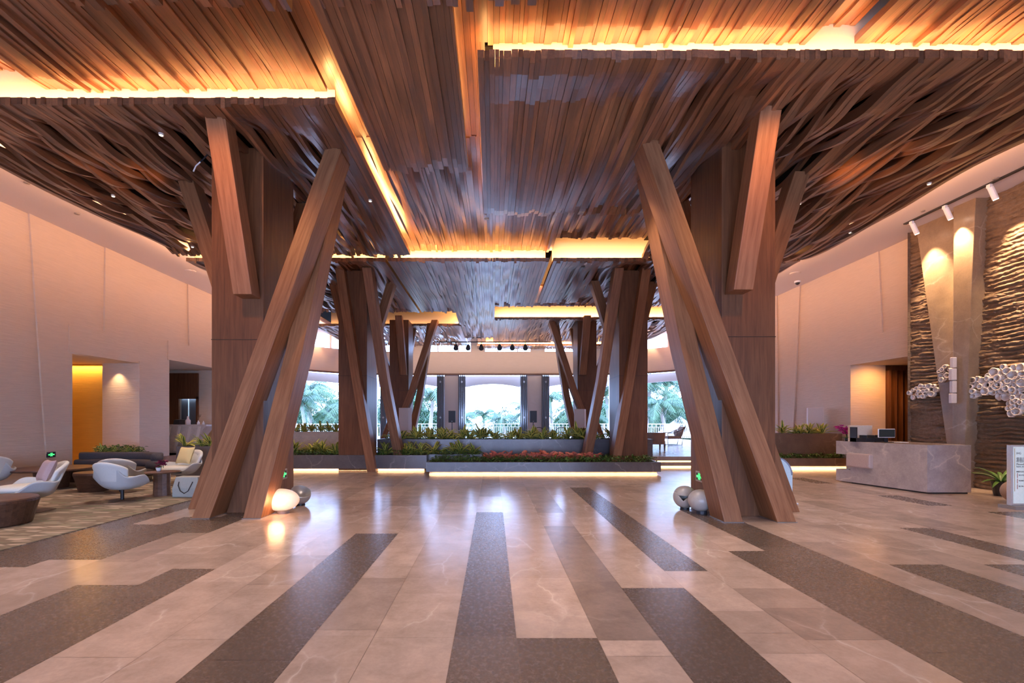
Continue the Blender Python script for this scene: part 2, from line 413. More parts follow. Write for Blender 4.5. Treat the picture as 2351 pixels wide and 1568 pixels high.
m.box(-16.6, -11.455, 16.9, 20.9, 3.73, 4.4); m.box(-12.65, -11.44, 20.6, 20.9, 0, 3.8); m.box(-16.6, -12.6, 20.85, 20.95, 0, 3.8)
m.add([(-11.6, 17.0, 0), (-16.5, 17.0, 0), (-16.5, 17.0, 3.73), (-11.6, 17.0, 3.73)], [(0, 1, 2, 3)])
m.add([(-16.5, 17, 0), (-16.5, 20.6, 0), (-16.5, 20.6, 3.73), (-16.5, 17, 3.73)], [(0, 1, 2, 3)])
m.build('wall_left.003', WALL, kind='structure')
ALCOVE = wood('alcove_wood', (.10, .035, .014), (.2, .08, .035), axis=2, rough=.4, kind='World')
m = MB()
m.box(-13.48, -12.65, 20.5, 20.6, 2.5, 3.6); m.box(-15.5, -13.46, 20.5, 20.6, .34, 3.6); m.box(-12.72, -12.65, 20.5, 20.6, .34, 2.6)
m.build('wall_left.004', ALCOVE, kind='structure')
m = MB(); m.box(-13.46, -12.72, 20.7, 20.74, .34, 2.62)
m.build('door_1', plain('grey_lift_door', (.16, .17, .2), .35, .6), kind='structure')
m = MB(); m.box(-13.15, -13.135, 20.66, 20.7, .34, 2.6); m.box(-13.46, -12.74, 20.64, 20.68, 2.59, 2.62)
m.build('trim_3', plain('cool_led', (.5, .6, .7), .5, emit=(.6, .8, 1), es=.6), kind='structure')
lamp('AREA', 'alcove_cool_strip', (-13.1, 20.62, 2.58), (0, 0, 0), 5, (.6, .8, 1), shape='RECTANGLE', size=.7, size_y=.04)
lamp('SPOT', 'alcove_downlight', (-12.6, 19, 3.68), (0, 0, 0), 60, WARM, spot_size=radians(110), spot_blend=1)
m = MB(); m.box(-16.4, -11.45, 16.99, 20.7, 0, .34); m.build('floor.002', FLOOR, kind='structure')
# right recess with its orange-lit end wall and dark wood battens
m = MB()
m.box(11.62, 16.6, 13.06, 15.9, 3.38, 4.2); m.box(11.64, 12.78, 15.6, 15.9, 0, 3.45)
m.add([(16.5, 13.1, 0), (16.5, 15.9, 0), (16.5, 15.9, 3.38), (16.5, 13.1, 3.38)], [(0, 1, 2, 3)])
m.add([(11.7, 13.1, 0), (16.5, 13.1, 0), (16.5, 13.1, 3.38), (11.7, 13.1, 3.38)], [(0, 1, 2, 3)])
m.build('wall_right.001', WALL, kind='structure')
lamp('SPOT', 'alcove_downlight', (12.2, 14.75, 3.36), (radians(30), 0, 0), 140, (1, .46, .13), spot_size=radians(130), spot_blend=1)
m = MB(); m.box(12.78, 16.5, 15.66, 15.75, 0, 3.38)
x = 12.8
while x < 16: m.box(x, x+.09, 15.5, 15.66, 0, 3.2); x += .19
m.build('wall_right.002', ALCOVE, kind='structure')
lamp('SPOT', 'alcove_downlight', (13.6, 14.6, 3.3), (radians(20), 0, 0), 50, (1, .55, .25), spot_size=radians(85), spot_blend=1)

def Yw_(x): return 30.0-.127*max(0, abs(x)-6.3)**2
# ---------------------------------------------------------------- soffits and deck
m = MB()
m.box(-11.6, -8.5, -8, 30.5, 6.7, 6.8); m.box(8.5, 11.8, -8, 30.5, 6.7, 6.8)
m.build('ceiling', PLASTER, kind='structure')
m = MB(); m.box(-8.5, 8.5, -8, 30.5, 7.3, 7.4); m.box(-8.5, -8.45, -8, 30.5, 6.7, 7.3); m.box(8.45, 8.5, -8, 30.5, 6.7, 7.3)
m.build('ceiling.001', DECK, kind='structure')
# wall behind the viewer, over the wide entrance
m = MB(); m.box(-11.6, 11.8, -8.1, -8, 3.2, 7.4); m.box(-11.6, -7, -8.1, -8, 0, 3.2); m.box(7, 11.8, -8.1, -8, 0, 3.2); m.build('wall_front', WALL, kind='structure')

for x_ in (-10.2, -8.7, 8.55, 9.35):
    lamp('SPOT', 'band_downlight', (x_, Yw_(x_)-.35, 6.35), (radians(6), 0, 0), 90, WARM, spot_size=radians(75), spot_blend=.5, shadow_soft_size=.05)
lamp('AREA', 'band_fill', (0, 28.2, 5.95), (radians(62), 0, 0), 110, (1, .72, .55), shape='RECTANGLE', size=12, size_y=.1)  # added fill lamp that brightens the band and piers, not a fitting
# ---------------------------------------------------------------- back wall: curved band over arched openings
def Yw(x):
    a = max(0, abs(x)-6.3); return 30.0-.127*a*a
openings = [(-12.6, -8.4), (-6.9, -3.46), (-1.72, 1.7), (3.46, 6.9), (8.4, 12.6)]
def strip(m, x0, x1, z0f, z1f, dy, th, n=10):
    r0 = []; rings = []
    for k in range(n+1):
        x = x0+(x1-x0)*k/n; y = Yw(x)+dy; a = z0f(x); b = z1f(x)
        rings.append([(x, y, a), (x, y+th, a), (x, y+th, b), (x, y, b)])
    m.loft(rings)
m = MB(); strip(m, -12.6, 12.6, lambda x: 4.49, lambda x: 5.88, 0, .3, 40)
m.build('wall_back', BAND, kind='structure')
m = MB(); strip(m, -12.6, 12.6, lambda x: 4.40, lambda x: 4.50, -.05, .1, 40)
m.build('trim_4', plain('bronze_trim', (.16, .08, .05), .4), kind='structure')
m = MB()
for a, b in ((-8.4, -6.9), (-3.46, -1.72), (1.7, 3.46), (6.9, 8.4)):
    strip(m, a+.42, b-.42, lambda x: .34, lambda x: 4.42, 0, .5, 4)
for a, b in openings:
    c = (a+b)/2; h = (b-a)/2
    strip(m, a-.45, b+.45, lambda x: 3.72+.2*max(0, 1-((x-c)/h)**2), lambda x: 4.42, .9, .25, 16)
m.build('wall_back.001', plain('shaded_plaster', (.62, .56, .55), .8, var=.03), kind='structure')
# clerestory window posts and glass above the band
m = MB(); x = -12.2; k = 0
while x < 12.3:
    w = .05 if k % 3 else .9 if abs(x) < 8 else .08
    strip(m, x-w/2, x+w/2, lambda x: 5.88, lambda x: 7.1, .02, .2, 2); x += 1.25; k += 1
m.build('window_frame_clerestory', BAND, kind='structure').name = 'window_1'
#--CEILING
# ================================================================ SLATTED CEILING
def slat_panel(name, label, x0, x1, y0, y1, zb, amp, seed, cell=.45, y1f=None, y0f=None, jag=.06, macro=.05, zf=None, flat0=.9, flat1=.3, back=0):
    r = random.Random(seed); m = MB(); x = x0; ph = r.random()*6; lam = 2.4; ph2 = 0; keep = 0; lift = 0
    while x < x1-.02:
        w = min(r.choice((.055, .065, .075, .085, .1)), x1-x)
        h = .1+r.choice((0, 0, 0, 0, .012, .02, .03, .06 if r.random() < .5 else 0))
        if keep <= 0: ph = r.random()*2*pi; lam = r.uniform(2.6, 5.0); keep = r.choice((1, 1, 2)); ph2 = r.random()*6.28; k2 = r.uniform(.6, 1)
        keep -= 1
        ya = (y0f(x) if y0f else y0)-(r.random()*.03); yb = (y1f(x) if y1f else y1)+r.uniform(-jag, jag)*2
        z_ = zf(x) if zf else zb
        fx = min(1, (x1-x)/.7)*min(1, (x-x0+.05)/.7); A = amp(x)*k2*fx; n = max(2, int((yb-ya)/(.125 if A > .05 else .3))); m.tone = r.random()
        rings = []
        for i in range(n+1):
            y = ya+(yb-ya)*i/n
            e = min(1, max(0, (y-ya-.15)/flat0))*min(1, max(0, (yb-y)/flat1)); e = e*e*(3-2*e)
            dz = e*A*(.5-.5*cos(2*pi*y/lam+ph)+.09*sin(2*pi*y/1.8+ph2))
            dz += e*macro*(fx if abs(x) < 5 else 1)*sin(y*.9+x*.5+seed)
            zz = z_+dz; g = .0015
            rings.append([(x+g, y, zz-(h-.1)), (x+w-g, y, zz-(h-.1)), (x+w-g, y, zz+.1), (x+g, y, zz+.1)])
        m.loft(rings); x += w
    if back: m.mi = 1; m.box(x0+.03, x1-(.62 if x1 < 0 else .03), y0+.4, back, zb+.46, zb+.48)
    o = m.build(name, [SLAT, DECK])
    tag(o, label, 'ceiling panel', 'wooden slat ceiling panels', 'thing')
    return o
amp_c = lambda x: .03+.30*min(1, max(0, (abs(x)-1.0)/4.0))
amp_u = lambda x: .02+.12*min(1, max(0, (abs(x)-1.5)/4.0))
G = 'slatted_ceiling_panel'
slat_panel(G, 'slatted wood ceiling panel overhead at the top edge of the view, nearest of all', -4.7, 1.0, 3.2, 5.25, ZL, lambda x: .02, 1)
slat_panel(G, 'slatted wood field glowing orange above the left front cove', -8.9, -2.52, 4.4, 7.27, ZU, lambda x: .03, 2, flat1=.2, zf=lambda x: ZU if x > -6.8 else 6.92, jag=.01)
slat_panel(G, 'dark slatted wood panel between the two front coves in the middle', -1.98, -.45, 4.4, 8.8, ZL, lambda x: .03, 3)
slat_panel(G, 'pale orange slatted wood field above the right front cove', -.2, 8.9, 4.2, 6.37, ZU-.01, lambda x: .04, 4, zf=lambda x: 6.86 if 4.1 < x < 4.75 else ZU-.01, jag=.01)
slat_panel(G, 'narrow slatted strip glowing in the slot along the left panel edge', -2.5, -2.0, 4.6, 8.5, ZU, lambda x: .02, 5)
slat_panel(G, 'narrow slatted strip in the slot beside the big right panel', -.6, -.1, 4.6, 8.4, ZU, lambda x: .02, 6)
slat_panel(G, 'large wavy slatted wood panel over the left front column', -8.9, -2.3, 7.0, 13.4, ZL, amp_c, 7, macro=.08, back=13.2)
slat_panel(G, 'large wavy slatted wood panel over the right front column', -.2, 8.9, 6.1, 10.7, ZL, amp_c, 8, y1f=lambda x: 10.7 if x < 4.2 else 13.7, macro=.08, back=10.5)
m = MB(); m.box(4.25, 8.87, 10.5, 13.5, ZL+.46, ZL+.48); m.build('ceiling.003', DECK, kind='structure')
slat_panel(G, 'raised slatted field lit orange in front of the second cove', -2.8, 4.18, 8.5, 14.17, ZU, lambda x: .10, 9, y1f=lambda x: 14.17 if x < 1.7 else 13.2, y0f=lambda x: 7.32 if x < -2.5 else (8.5 if x < -.15 else 10.56), jag=.015)
slat_panel(G, 'wavy slatted wood panel over the left second column', -8.9, -3.12, 13.9, 20.4, ZL, amp_c, 10, back=20.0)
slat_panel(G, 'bluish slatted wood panel in the middle of the second row', -3.05, 1.62, 13.9, 20.4, ZL, lambda x: .14, 11, y1f=lambda x: 20.4 if x < -1.65 else (26.8 if x < 0 else 19.4))
slat_panel(G, 'wavy slatted wood panel over the right second column', 1.75, 8.9, 13.9, 18.8, ZL, amp_c, 12, back=17.9)
slat_panel(G, 'orange lit raised slatted field before the third right cove', 0, 8.9, 18.0, 21.1, ZU, lambda x: .1, 13, jag=.02)
slat_panel(G, 'wavy slatted wood panel over the left rear column', -8.9, -1.57, 23.4, 29.6, ZL, lambda x: .03+.9*amp_c(x), 14, y1f=lambda x: Yw(x)-.4)
slat_panel(G, 'wavy slatted wood panel over the right rear column', 0, 8.9, 21.9, 28.2, ZL, lambda x: .03+.9*amp_c(x), 15, y1f=lambda x: min(28.2, Yw(x)-.4))
slat_panel(G, 'small slatted panel with a bright edge before the lighting bar', -1.5, -.42, 26.8, 28.2, ZL, lambda x: .02, 16)
slat_panel(G, 'rearmost slatted strip hanging in front of the pale wall band', -.95, 8.0, 28.4, 29.6, 6.0, lambda x: .03, 17, jag=.1)
# plaster upstands behind each cove
def upstand(x0, x1, y, z0=ZL+.1, z1=7.3):
    fa.box(x0, x1, y, y+.04, z0, z1)
fa = MB()
upstand(-8.85, -2.4, 7.28); upstand(0.0, 8.85, 6.38); upstand(-8.85, -3.2, 14.2); upstand(-2.95, 1.55, 14.2); upstand(1.75, 8.85, 14.22)
upstand(-8.0, -1.7, 23.66); upstand(.05, 8.0, 22.2); upstand(-1.45, -.5, 27.1); upstand(-.9, 7.9, 28.62, 6.1)
fa.build('ceiling.002', FASCIA, kind='structure')
#--COLUMNS
# ================================================================ COLUMNS WITH RAKING STRUTS
def beam(m, a, b, w, d, kink=None):
    pts = [Vector(a)]+([Vector(kink)] if kink is not None else [])+[Vector(b)]
    rings = [[(p.x-w/2, p.y, p.z), (p.x+w/2, p.y, p.z), (p.x+w/2, p.y+d, p.z), (p.x-w/2, p.y+d, p.z)] for p in pts]
    off = a[0]*1.7+a[1]; m.loft(rings); m.lc = [(x+off, y, p.z*1.02+off) for p in pts for x, y in ((-w/2, 0), (w/2, 0), (w/2, d), (-w/2, d))]
def column(s, Y0, style, label, ztop=6.28, base=0.0, dx=0.0):
    # s = -1 left, +1 right; local coordinates run for the left one and are mirrored
    t = thing('tree_column', label, 'column', (s*4.4+dx, Y0, base), 'branching timber-clad columns'); t['kind'] = 'thing'
    rr = random.Random(int(Y0*10)+s)
    m = MB()
    xo, xi = 4.84+s*dx, 3.95+s*dx
    for z0, z1 in ((base, 2.98), (2.985, ztop)):
        n = 3; xs = [xo-(xo-xi)*i/n for i in range(n+1)]
        m.tone = .45+.1*rr.random(); m.box(min(s*xo, s*xi), max(s*xo, s*xi), Y0, Y0+1.25, z0, z1)
    shaft = m.build('shaft', CLAD, t, bevel=.006)
    sm = MB(); sm.box(min(s*(xo+.006), s*(xi-.006)), max(s*(xo+.006), s*(xi-.006)), Y0-.005, Y0+1.255, 2.977, 2.989)
    sm.build('joint', DARKWOOD, t)
    def st(a, b, w=.3, d=.5, kink=None, tone=.5):
        m = MB(); m.tone = tone+.1*rr.random()
        f = lambda p: (s*p[0]+dx, Y0+p[1], p[2])
        beam(m, f(a), f(b), w, d, f(kink) if kink is not None else None); m.build('strut', BEAM, t, bevel=.008)
    if style == 1:
        st((4.15, -.31, 3.68), (4.24, -.96, ztop), .31, .31, tone=.6)
        st((4.73, -.5, base), (2.73, -.02, ztop), .29, .5, (3.76, -.3, 2.95), tone=.55)
        st((3.9, -.5, base), (3.04, .75, ztop), .29, .5, (3.45, .06, 2.8), tone=.5)
        st((4.75, .55, 3.2), (5.98, 1.05, ztop), .3, .35, tone=.4)
        st((5.35, .35, base), (4.7, .6, 2.2), .25, .35, tone=.45)
        st((4.3, 1.2, 3.9), (4.1, 2.1, ztop), .3, .3, tone=.5)
    else:
        st((3.74, -.27, base), (4.73, -.27, ztop), .27, .45, (4.22, -.3, 2.9), tone=.55)
        st((3.02, .55, base+.1), (3.89, -.28, ztop), .28, .45, (3.48, .15, 2.9), tone=.5)
        st((4.0, 1.0, 4.3), (3.42, 1.1, ztop), .28, .35, tone=.4)
        st((4.7, .9, 3.7), (5.43, 1.2, ztop), .28, .35, tone=.4)
    if style == 1:
        for (x, w) in ((4.73+s*dx, .31), (3.9+s*dx, .31)):
            p = MB(); p.box(s*x-w/2, s*x+w/2, Y0-.515, Y0-.0, base, base+.012); p.build('foot_plate', STEEL, t)
    return t
column(-1, 8.24, 1, 'large branching timber column beside the glowing floor lamp')
column(1, 7.96, 1, 'large branching timber column beside the two pale egg lamps', dx=-.15)
column(-1, 15.0, 2, 'branching timber column standing in the left end of the low planter')
column(1, 15.0, 2, 'branching timber column standing in the right end of the planting')
column(-1, 22.4, 1, 'rear branching timber column behind the planting, left of the lighting bar', base=.34)
column(1, 22.4, 1, 'rear branching timber column behind the planting, right of the lighting bar', base=.34)
#--REST
# ================================================================ PLANTS
LEAF = plain('leaf_dark_green', (.085, .18, .035), .4, var=.35, nscale=6)
LEAFY = plain('leaf_yellow_margin', (.62, .58, .13), .4, var=.3, nscale=6)
LEAFL = plain('leaf_mid_green', (.13, .25, .05), .4, var=.4, nscale=6)
RED = plain('leaf_coral_red', (.78, .24, .16), .45, var=.35, nscale=9)
SOIL = plain('planting_soil', (.035, .025, .018), .95)
STEM = plain('flower_stem_green', (.08, .13, .04), .5)
def blade(m, base, az, length, lift, width, droop, mid=0, edge=1, segs=6, tw=0):
    d = Vector((cos(az), sin(az), 0)); sd = Vector((-sin(az), cos(az), 0))
    rows = []
    for i in range(segs+1):
        t = i/segs; r = length*(cos(lift)*t+.25*droop*t*t); z = length*(sin(lift)*t-droop*.75*t*t)
        w = width*(sin(pi*min(1, t*.92+.08))**.7)*(1 if t < 1 else 0)+.002
        c = Vector(base)+d*r+Vector((0, 0, z)); k = Vector((0, 0, .25*w))
        rows.append([c-sd*w*.5+k, c-sd*w*.2, c+sd*w*.2, c+sd*w*.5+k])
    b = len(m.v)
    for r in rows: m.v.extend([tuple(p) for p in r])
    for i in range(segs):
        for j in range(3):
            a = b+i*4+j; m.face((a, a+1, a+5, a+4), mid if j == 1 else edge)
def rosette(seed, n=17, L=.5, W=.075):
    r = random.Random(seed); m = MB()
    for i in range(n):
        lift = r.uniform(.35, 1.35); blade(m, (r.uniform(-.03, .03), r.uniform(-.03, .03), -.03), i*2.4+r.uniform(-.3, .3), L*r.uniform(.65, 1.1), lift, W*r.uniform(.8, 1.2), r.uniform(.15, .6))
    return m
def plant_proto(name, label, mats, seed, **k):
    o = rosette(seed, **k).build(name, mats); o.location = (0, 0, -50); tag(o, label, 'plant'); return o
PROT = [plant_proto('striped_dracaena', '', [LEAF, LEAFY], s) for s in (1, 2, 3, 4)]
USED = set()
def put(protos, i, loc, rz, sc, label, group):
    p = protos[i % len(protos)]
    if id(p) not in USED: USED.add(id(p)); o = p
    else: o = p.copy(); COL.objects.link(o)
    o.location = (loc[0], loc[1], loc[2]-.02); o.rotation_euler = (0, 0, rz); o.scale = (sc, sc, sc)
    tag(o, label, 'plant', group); return o
def row(protos, x0, x1, y, z, n, sc, label, group, seed, dy=.12):
    r = random.Random(seed)
    for i in range(n): put(protos, r.randrange(4), (x0+(x1-x0)*(i+.5)/n+r.uniform(-.06, .06), y+r.uniform(-dy, dy), z), r.random()*6.28, sc*r.uniform(.85, 1.12), label, group)
row(PROT, -3.7, 3.55, 16.72, .94, 18, 1.28, 'yellow-edged dracaena in the row on top of the tall grey planter', 'dracaenas on the tall grey planter', 1)
row(PROT, -3.6, 5.3, 17.15, .94, 14, 1.15, 'yellow-edged dracaena in the back row of the tall grey planter', 'dracaenas behind on the tall grey planter', 9, .06)
row(PROT, -6.9, -4.95, 15.8, .5, 6, 1.3, 'yellow-edged dracaena in the low planter left of the left second column', 'dracaenas in the low planter, left part', 2, .2)
row(PROT, -3.7, -.45, 15.85, .5, 8, 1.2, 'yellow-edged dracaena standing in front of the tall grey planter wall', 'dracaenas in front of the tall planter wall', 3, .08)
row(PROT, -7.6, -5.45, 17.5, 1.16, 7, .95, 'small dracaena on top of the tan planter box behind the left column', 'dracaenas on the tan planter box', 4, .15)
row(PROT, 9.6, 11.25, 16.1, 1.14, 6, 1.0, 'dracaena on the tall brown planter by the right wall', 'dracaenas on the brown planter', 5, .08)
row(PROT, -8.5, -7.75, 13.35, .88, 3, 1.05, 'dracaena in the grey planter box behind the yellow-cushioned chair', 'dracaenas in the grey box', 6, .06)
row(PROT, -11.2, -10.0, 13.62, .68, 6, .6, 'low bushy plant showing over the back of the long grey sofa', 'plants behind the sofa', 7, .06)
def aglaonema(seed):
    r = random.Random(seed); m = MB()
    for i in range(16):
        lift = r.uniform(.3, 1.2); blade(m, (r.uniform(-.04, .04), r.uniform(-.04, .04), 0), i*2.4, r.uniform(.14, .28), lift, .11, .3, 0, 0, 5)
    for i in range(7): blade(m, (0, 0, 0), i*.9+.3, r.uniform(.12, .2), .2, .07, .2, 1, 1, 4)
    o = m.build('red_aglaonema', [RED, LEAF]); tag(o, '', 'plant'); return o
RP = [aglaonema(s) for s in (1, 2, 3, 4)]
row(RP, -.25, 3.3, 14.95, .38, 14, 1.55, 'coral-red leafed plant in the low front planter before the grey marble wall', 'red plants in the low front planter', 8, .15)
def cover(name, label, x0, x1, y0, y1, z, n, seed, size=.06, h=.16, mats=None):
    r = random.Random(seed); m = MB()
    for i in range(n):
        c = (r.uniform(x0, x1), r.uniform(y0, y1), z+r.random()*h)
        blade(m, c, r.random()*6.28, size*r.uniform(.8, 1.8), r.uniform(-.5, 1), size*.8, .3, 0 if r.random() < .7 else 1, 0, 2)
    o = m.build(name, mats or [LEAF, LEAFL]); tag(o, label, 'ground cover', kind='stuff')
cover('ground_cover', 'low dark green foliage spilling over the front planter edge', -1.85, 4.8, 13.97, 15.2, .34, 1900, 1)
cover('ground_cover', 'low green foliage under the dracaenas of the left low planter', -6.9, -.4, 15.15, 15.95, .47, 1300, 2)
cover('ground_cover', 'low dark foliage in the lower brown planter by the right wall', 8.2, 11.5, 15.45, 15.8, .33, 700, 3)
cover('ground_cover', 'leafy filling among the dracaenas of the tall grey planter', -3.8, 5.3, 16.45, 17.3, .90, 1200, 4, h=.14)
cover('ground_cover', 'small green leaves along the back of the long grey sofa', -11.25, -9.95, 13.5, 13.75, .66, 420, 5, h=.2)

# ---------------------------------------------------------------- planters
def planter(label, boxes, mat, strips=(), soilz=.04, plinth=True, group='stone planters'):
    xs = [b[0] for b in boxes]+[b[1] for b in boxes]; ys = [b[2] for b in boxes]
    t = thing('stone_planter', label, 'planter', ((min(xs)+max(xs))/2, min(ys)+.5, 0), group)
    m = MB(); so = MB(); pl = MB(); led = MB()
    for (x0, x1, y0, y1, z0, z1) in boxes:
        w = .07
        m.box(x0, x1, y0, y0+w, z0, z1); m.box(x0, x1, y1-w, y1, z0, z1); m.box(x0, x0+w, y0+w, y1-w, z0, z1); m.box(x1-w, x1, y0+w, y1-w, z0, z1)
        m.box(x0+w, x1-w, y0+w, y1-w, z0, z0+.02)
        so.box(x0+w, x1-w, y0+w, y1-w, z1-.16, z1-soilz)
        if z0 > .02: pl.box(x0+.09, x1-.09, y0+.09, y1-.05, 0, z0+.01)
    m.build('body', mat, t, bevel=.004); so.build('soil', SOIL, t)
    pp = pl.build('plinth', PALESTONE, t) if pl.v else t
    for (x0, x1, y0, z) in strips: led.box(x0, x1, y0+.05, y0+.07, .012, .028)
    if led.v: led.build('light_strip', GLASSY, pp)
    return t
planter('long low grey marble planter around the left second column with a lit base', [(-7.2, -2.07, 14.95, 16.3, .08, .50), (-2.075, -.35, 15.32, 16.3, .08, .50)], GREYSTONE, [(-7.1, -2.15, 14.95, .05)])
planter('long low grey marble planter with red plants and a glowing base line', [(-1.95, 4.88, 13.92, 15.3, .09, .37)], GREYSTONE, [(-1.86, 4.79, 13.92, .05)])
planter('tall grey marble planter behind the second pair of columns', [(-3.95, 5.45, 16.35, 17.4, .0, .94)], GREYSTONE)
planter('tan planter box behind the left second column', [(-7.8, -5.35, 17.2, 17.8, .0, 1.17)], PALESTONE)
planter('tall brown marble planter by the right wall', [(9.3, 11.55, 15.85, 16.4, .05, 1.15)], BROWNSTONE)
planter('low brown marble planter by the right wall with a lit base', [(8.1, 11.55, 15.35, 15.84, .12, .37)], BROWNSTONE, [(8.2, 11.5, 15.35, .05)])
planter('grey marble planter box at the end of the left lounge', [(-8.6, -7.6, 13.0, 13.7, .0, .88)], GREYSTONE)
planter('narrow planter box hidden behind the long grey sofa', [(-11.3, -9.9, 13.45, 13.8, 0, .70)], BROWNSTONE)
for (x0, x1, y) in ((-7.1, -2.1, 15.0), (-1.8, 4.8, 13.92)):
    lamp('AREA', 'plinth_light', ((x0+x1)/2, y+.03, .06), (radians(20), 0, 0), 9*(x1-x0)/5, (1, .6, .3), shape='RECTANGLE', size=x1-x0, size_y=.03)
lamp('AREA', 'plinth_light', (9.9, 15.38, .09), (radians(20), 0, 0), 12, (1, .6, .3), shape='RECTANGLE', size=3.2, size_y=.03)
# lit steps at the left end
m = MB(); m.box(-10.2, -8.65, 13.6, 13.9, 0, .12); m.box(-10.2, -8.65, 13.9, 14.2, .0, .26); m.build('trim_5', PALESTONE, kind='structure')
m = MB(); m.box(-10.1, -8.65, 13.585, 13.6, .08, .105); m.box(-10.1, -8.65, 13.885, 13.9, .22, .245); m.build('trim_6', GLASSY, kind='structure')

# ================================================================ STONE FEATURE WALL, RIGHT
def rock_wall():
    x = 11.4; m = MB(); ny, nz = 170, 480; y0, y1, z0, z1 = 7.2, 13.05, 0, 6.72
    for j in range(nz+1):
        for i in range(ny+1):
            y = y0+(y1-y0)*i/ny; z = z0+(z1-z0)*j/nz
            v = Vector((y*1.1, z*5.5, 3.1)); h = noise.fractal(v*1.2, .9, 2.1, 4)
            rdg = abs(sin(z*pi/.095+2.6*noise.noise(Vector((y*.9, z*.7, 0)))+.9*noise.noise(Vector((y*3, z*3, 5)))))
            amp = .5+.5*max(-1, min(1, 2.5*noise.noise(Vector((y*1.1, z*.9, 9)))))
            d = .05*h+.06*rdg*amp+.02*noise.noise(Vector((y*14, z*22, 2)))
            if i == ny: d = min(d, .02)
            m.v.append((x-.02-d, y, z))
    for j in range(nz):
        for i in range(ny): a = j*(ny+1)+i; m.face((a, a+ny+1, a+ny+2, a+1))
    m.add([(11.7, 13.05, 0), (11.3, 13.05, 0), (11.3, 13.05, 6.72), (11.7, 13.05, 6.72)], [(0, 1, 2, 3)])
    m.add([(11.7, 13.06, 0), (11.3, 13.06, 0), (11.3, 13.06, 6.72), (11.7, 13.06, 6.72)], [(3, 2, 1, 0)])
    m.build('wall_right.003', ROCK, kind='structure', smooth=False)
    m = MB()  # wedge-shaped smooth slab, wide above and narrow below
    m.hexa([(11.30, 11.75, 0), (11.45, 11.75, 0), (11.45, 11.78, 0), (11.30, 11.78, 0)], [(11.30, 11.4, 6.71), (11.45, 11.4, 6.71), (11.45, 12.7, 6.71), (11.22, 12.7, 6.71)])
    m.build('trim_7', SMOOTHSTONE, kind='structure')
    m = MB()
    m.hexa([(11.12, 11.33, 0), (11.45, 11.33, 0), (11.45, 11.62, 0), (11.12, 11.6, 0)], [(11.08, 11.0, 6.71), (11.45, 11.0, 6.71), (11.45, 11.5, 6.71), (11.05, 11.5, 6.71)])
    m.build('trim_8', SMOOTHSTONE, bevel=.01, kind='structure')
rock_wall()
CORAL = plain('white_ceramic', (.78, .70, .64), .35, var=.04)
def coral(label, cells, X, seed):
    # ring-shaped ceramic cells fixed to the wall: (px, py, radius) at plane X
    r = random.Random(seed); m = MB()
    for (px, py, rad) in cells:
        Y = X*F/(px-VX); z = EYE-(py-VY)/F*Y
        a0 = r.random()*6.28; ex = r.uniform(.8, 1.35); n = 22; t = .016; dpt = r.uniform(.04, .09)
        def ring(R, dx): return [(X-.05-dx, Y+R*ex*cos(2*pi*k/n+a0)*(1+.1*sin(3*k+a0)), z+R*sin(2*pi*k/n+a0)*(1+.1*cos(2*k))) for k in range(n)]
        b = [ring(rad, 0), ring(rad, dpt), ring(rad-t, dpt), ring(rad-t, .012)]
        m.loft(b, True, True)
    o = m.build('ceramic_relief', CORAL, smooth=True); tag(o, label, 'wall sculpture', 'white ceramic cell reliefs')
def blob(cx, cy, w, h, n, seed, rad=.075):
    r = random.Random(seed); out = []
    tries = 0
    while len(out) < n and tries < 4000:
        tries += 1; a = r.random()*6.28; q = sqrt(r.random()); x = cx+w*q*cos(a)/2; y = cy+h*q*sin(a)/2-(x-cx)*.22
        R = rad*r.uniform(.75, 1.3)
        if all(((x-o[0])**2+((y-o[1]))**2)**.5 > (R+o[2])*F/11.3*.86 for o in out): out.append((x, y, R))
    return out
coral('small cluster of white ceramic rings at the far edge of the rough wall', blob(2128, 899, 66, 30, 22, 1, .062), 11.34, 1)
coral('cluster of white ceramic rings beside the smooth pilaster', blob(2176, 856, 24, 34, 9, 2, .055), 11.33, 2)
coral('sloping cluster of white ceramic rings right of the pilaster', blob(2252, 890, 84, 40, 26, 3, .075), 11.28, 3)
coral('highest cluster of large white ceramic rings at the edge of view', blob(2318, 862, 92, 42, 24, 4, .085), 11.28, 4)
coral('middle cluster of white ceramic rings under the highest one', blob(2326, 892, 84, 36, 22, 5, .078), 11.28, 5)
coral('lowest hanging cluster of white ceramic rings at the edge of view', blob(2346, 930, 46, 44, 14, 6, .065), 11.28, 6)
m = MB()
for z0, z1, dx in ((2.85, 3.1, 0), (2.55, 2.83, .03), (2.25, 2.53, .01), (2.0, 2.23, .03)): m.box(10.98-dx, 11.08, 11.44, 11.52, z0, z1)
tag(m.build('ceramic_relief', CORAL, bevel=.012), 'upright stack of white ceramic cells seen edge-on on the pilaster', 'wall sculpture', 'white ceramic cell reliefs')
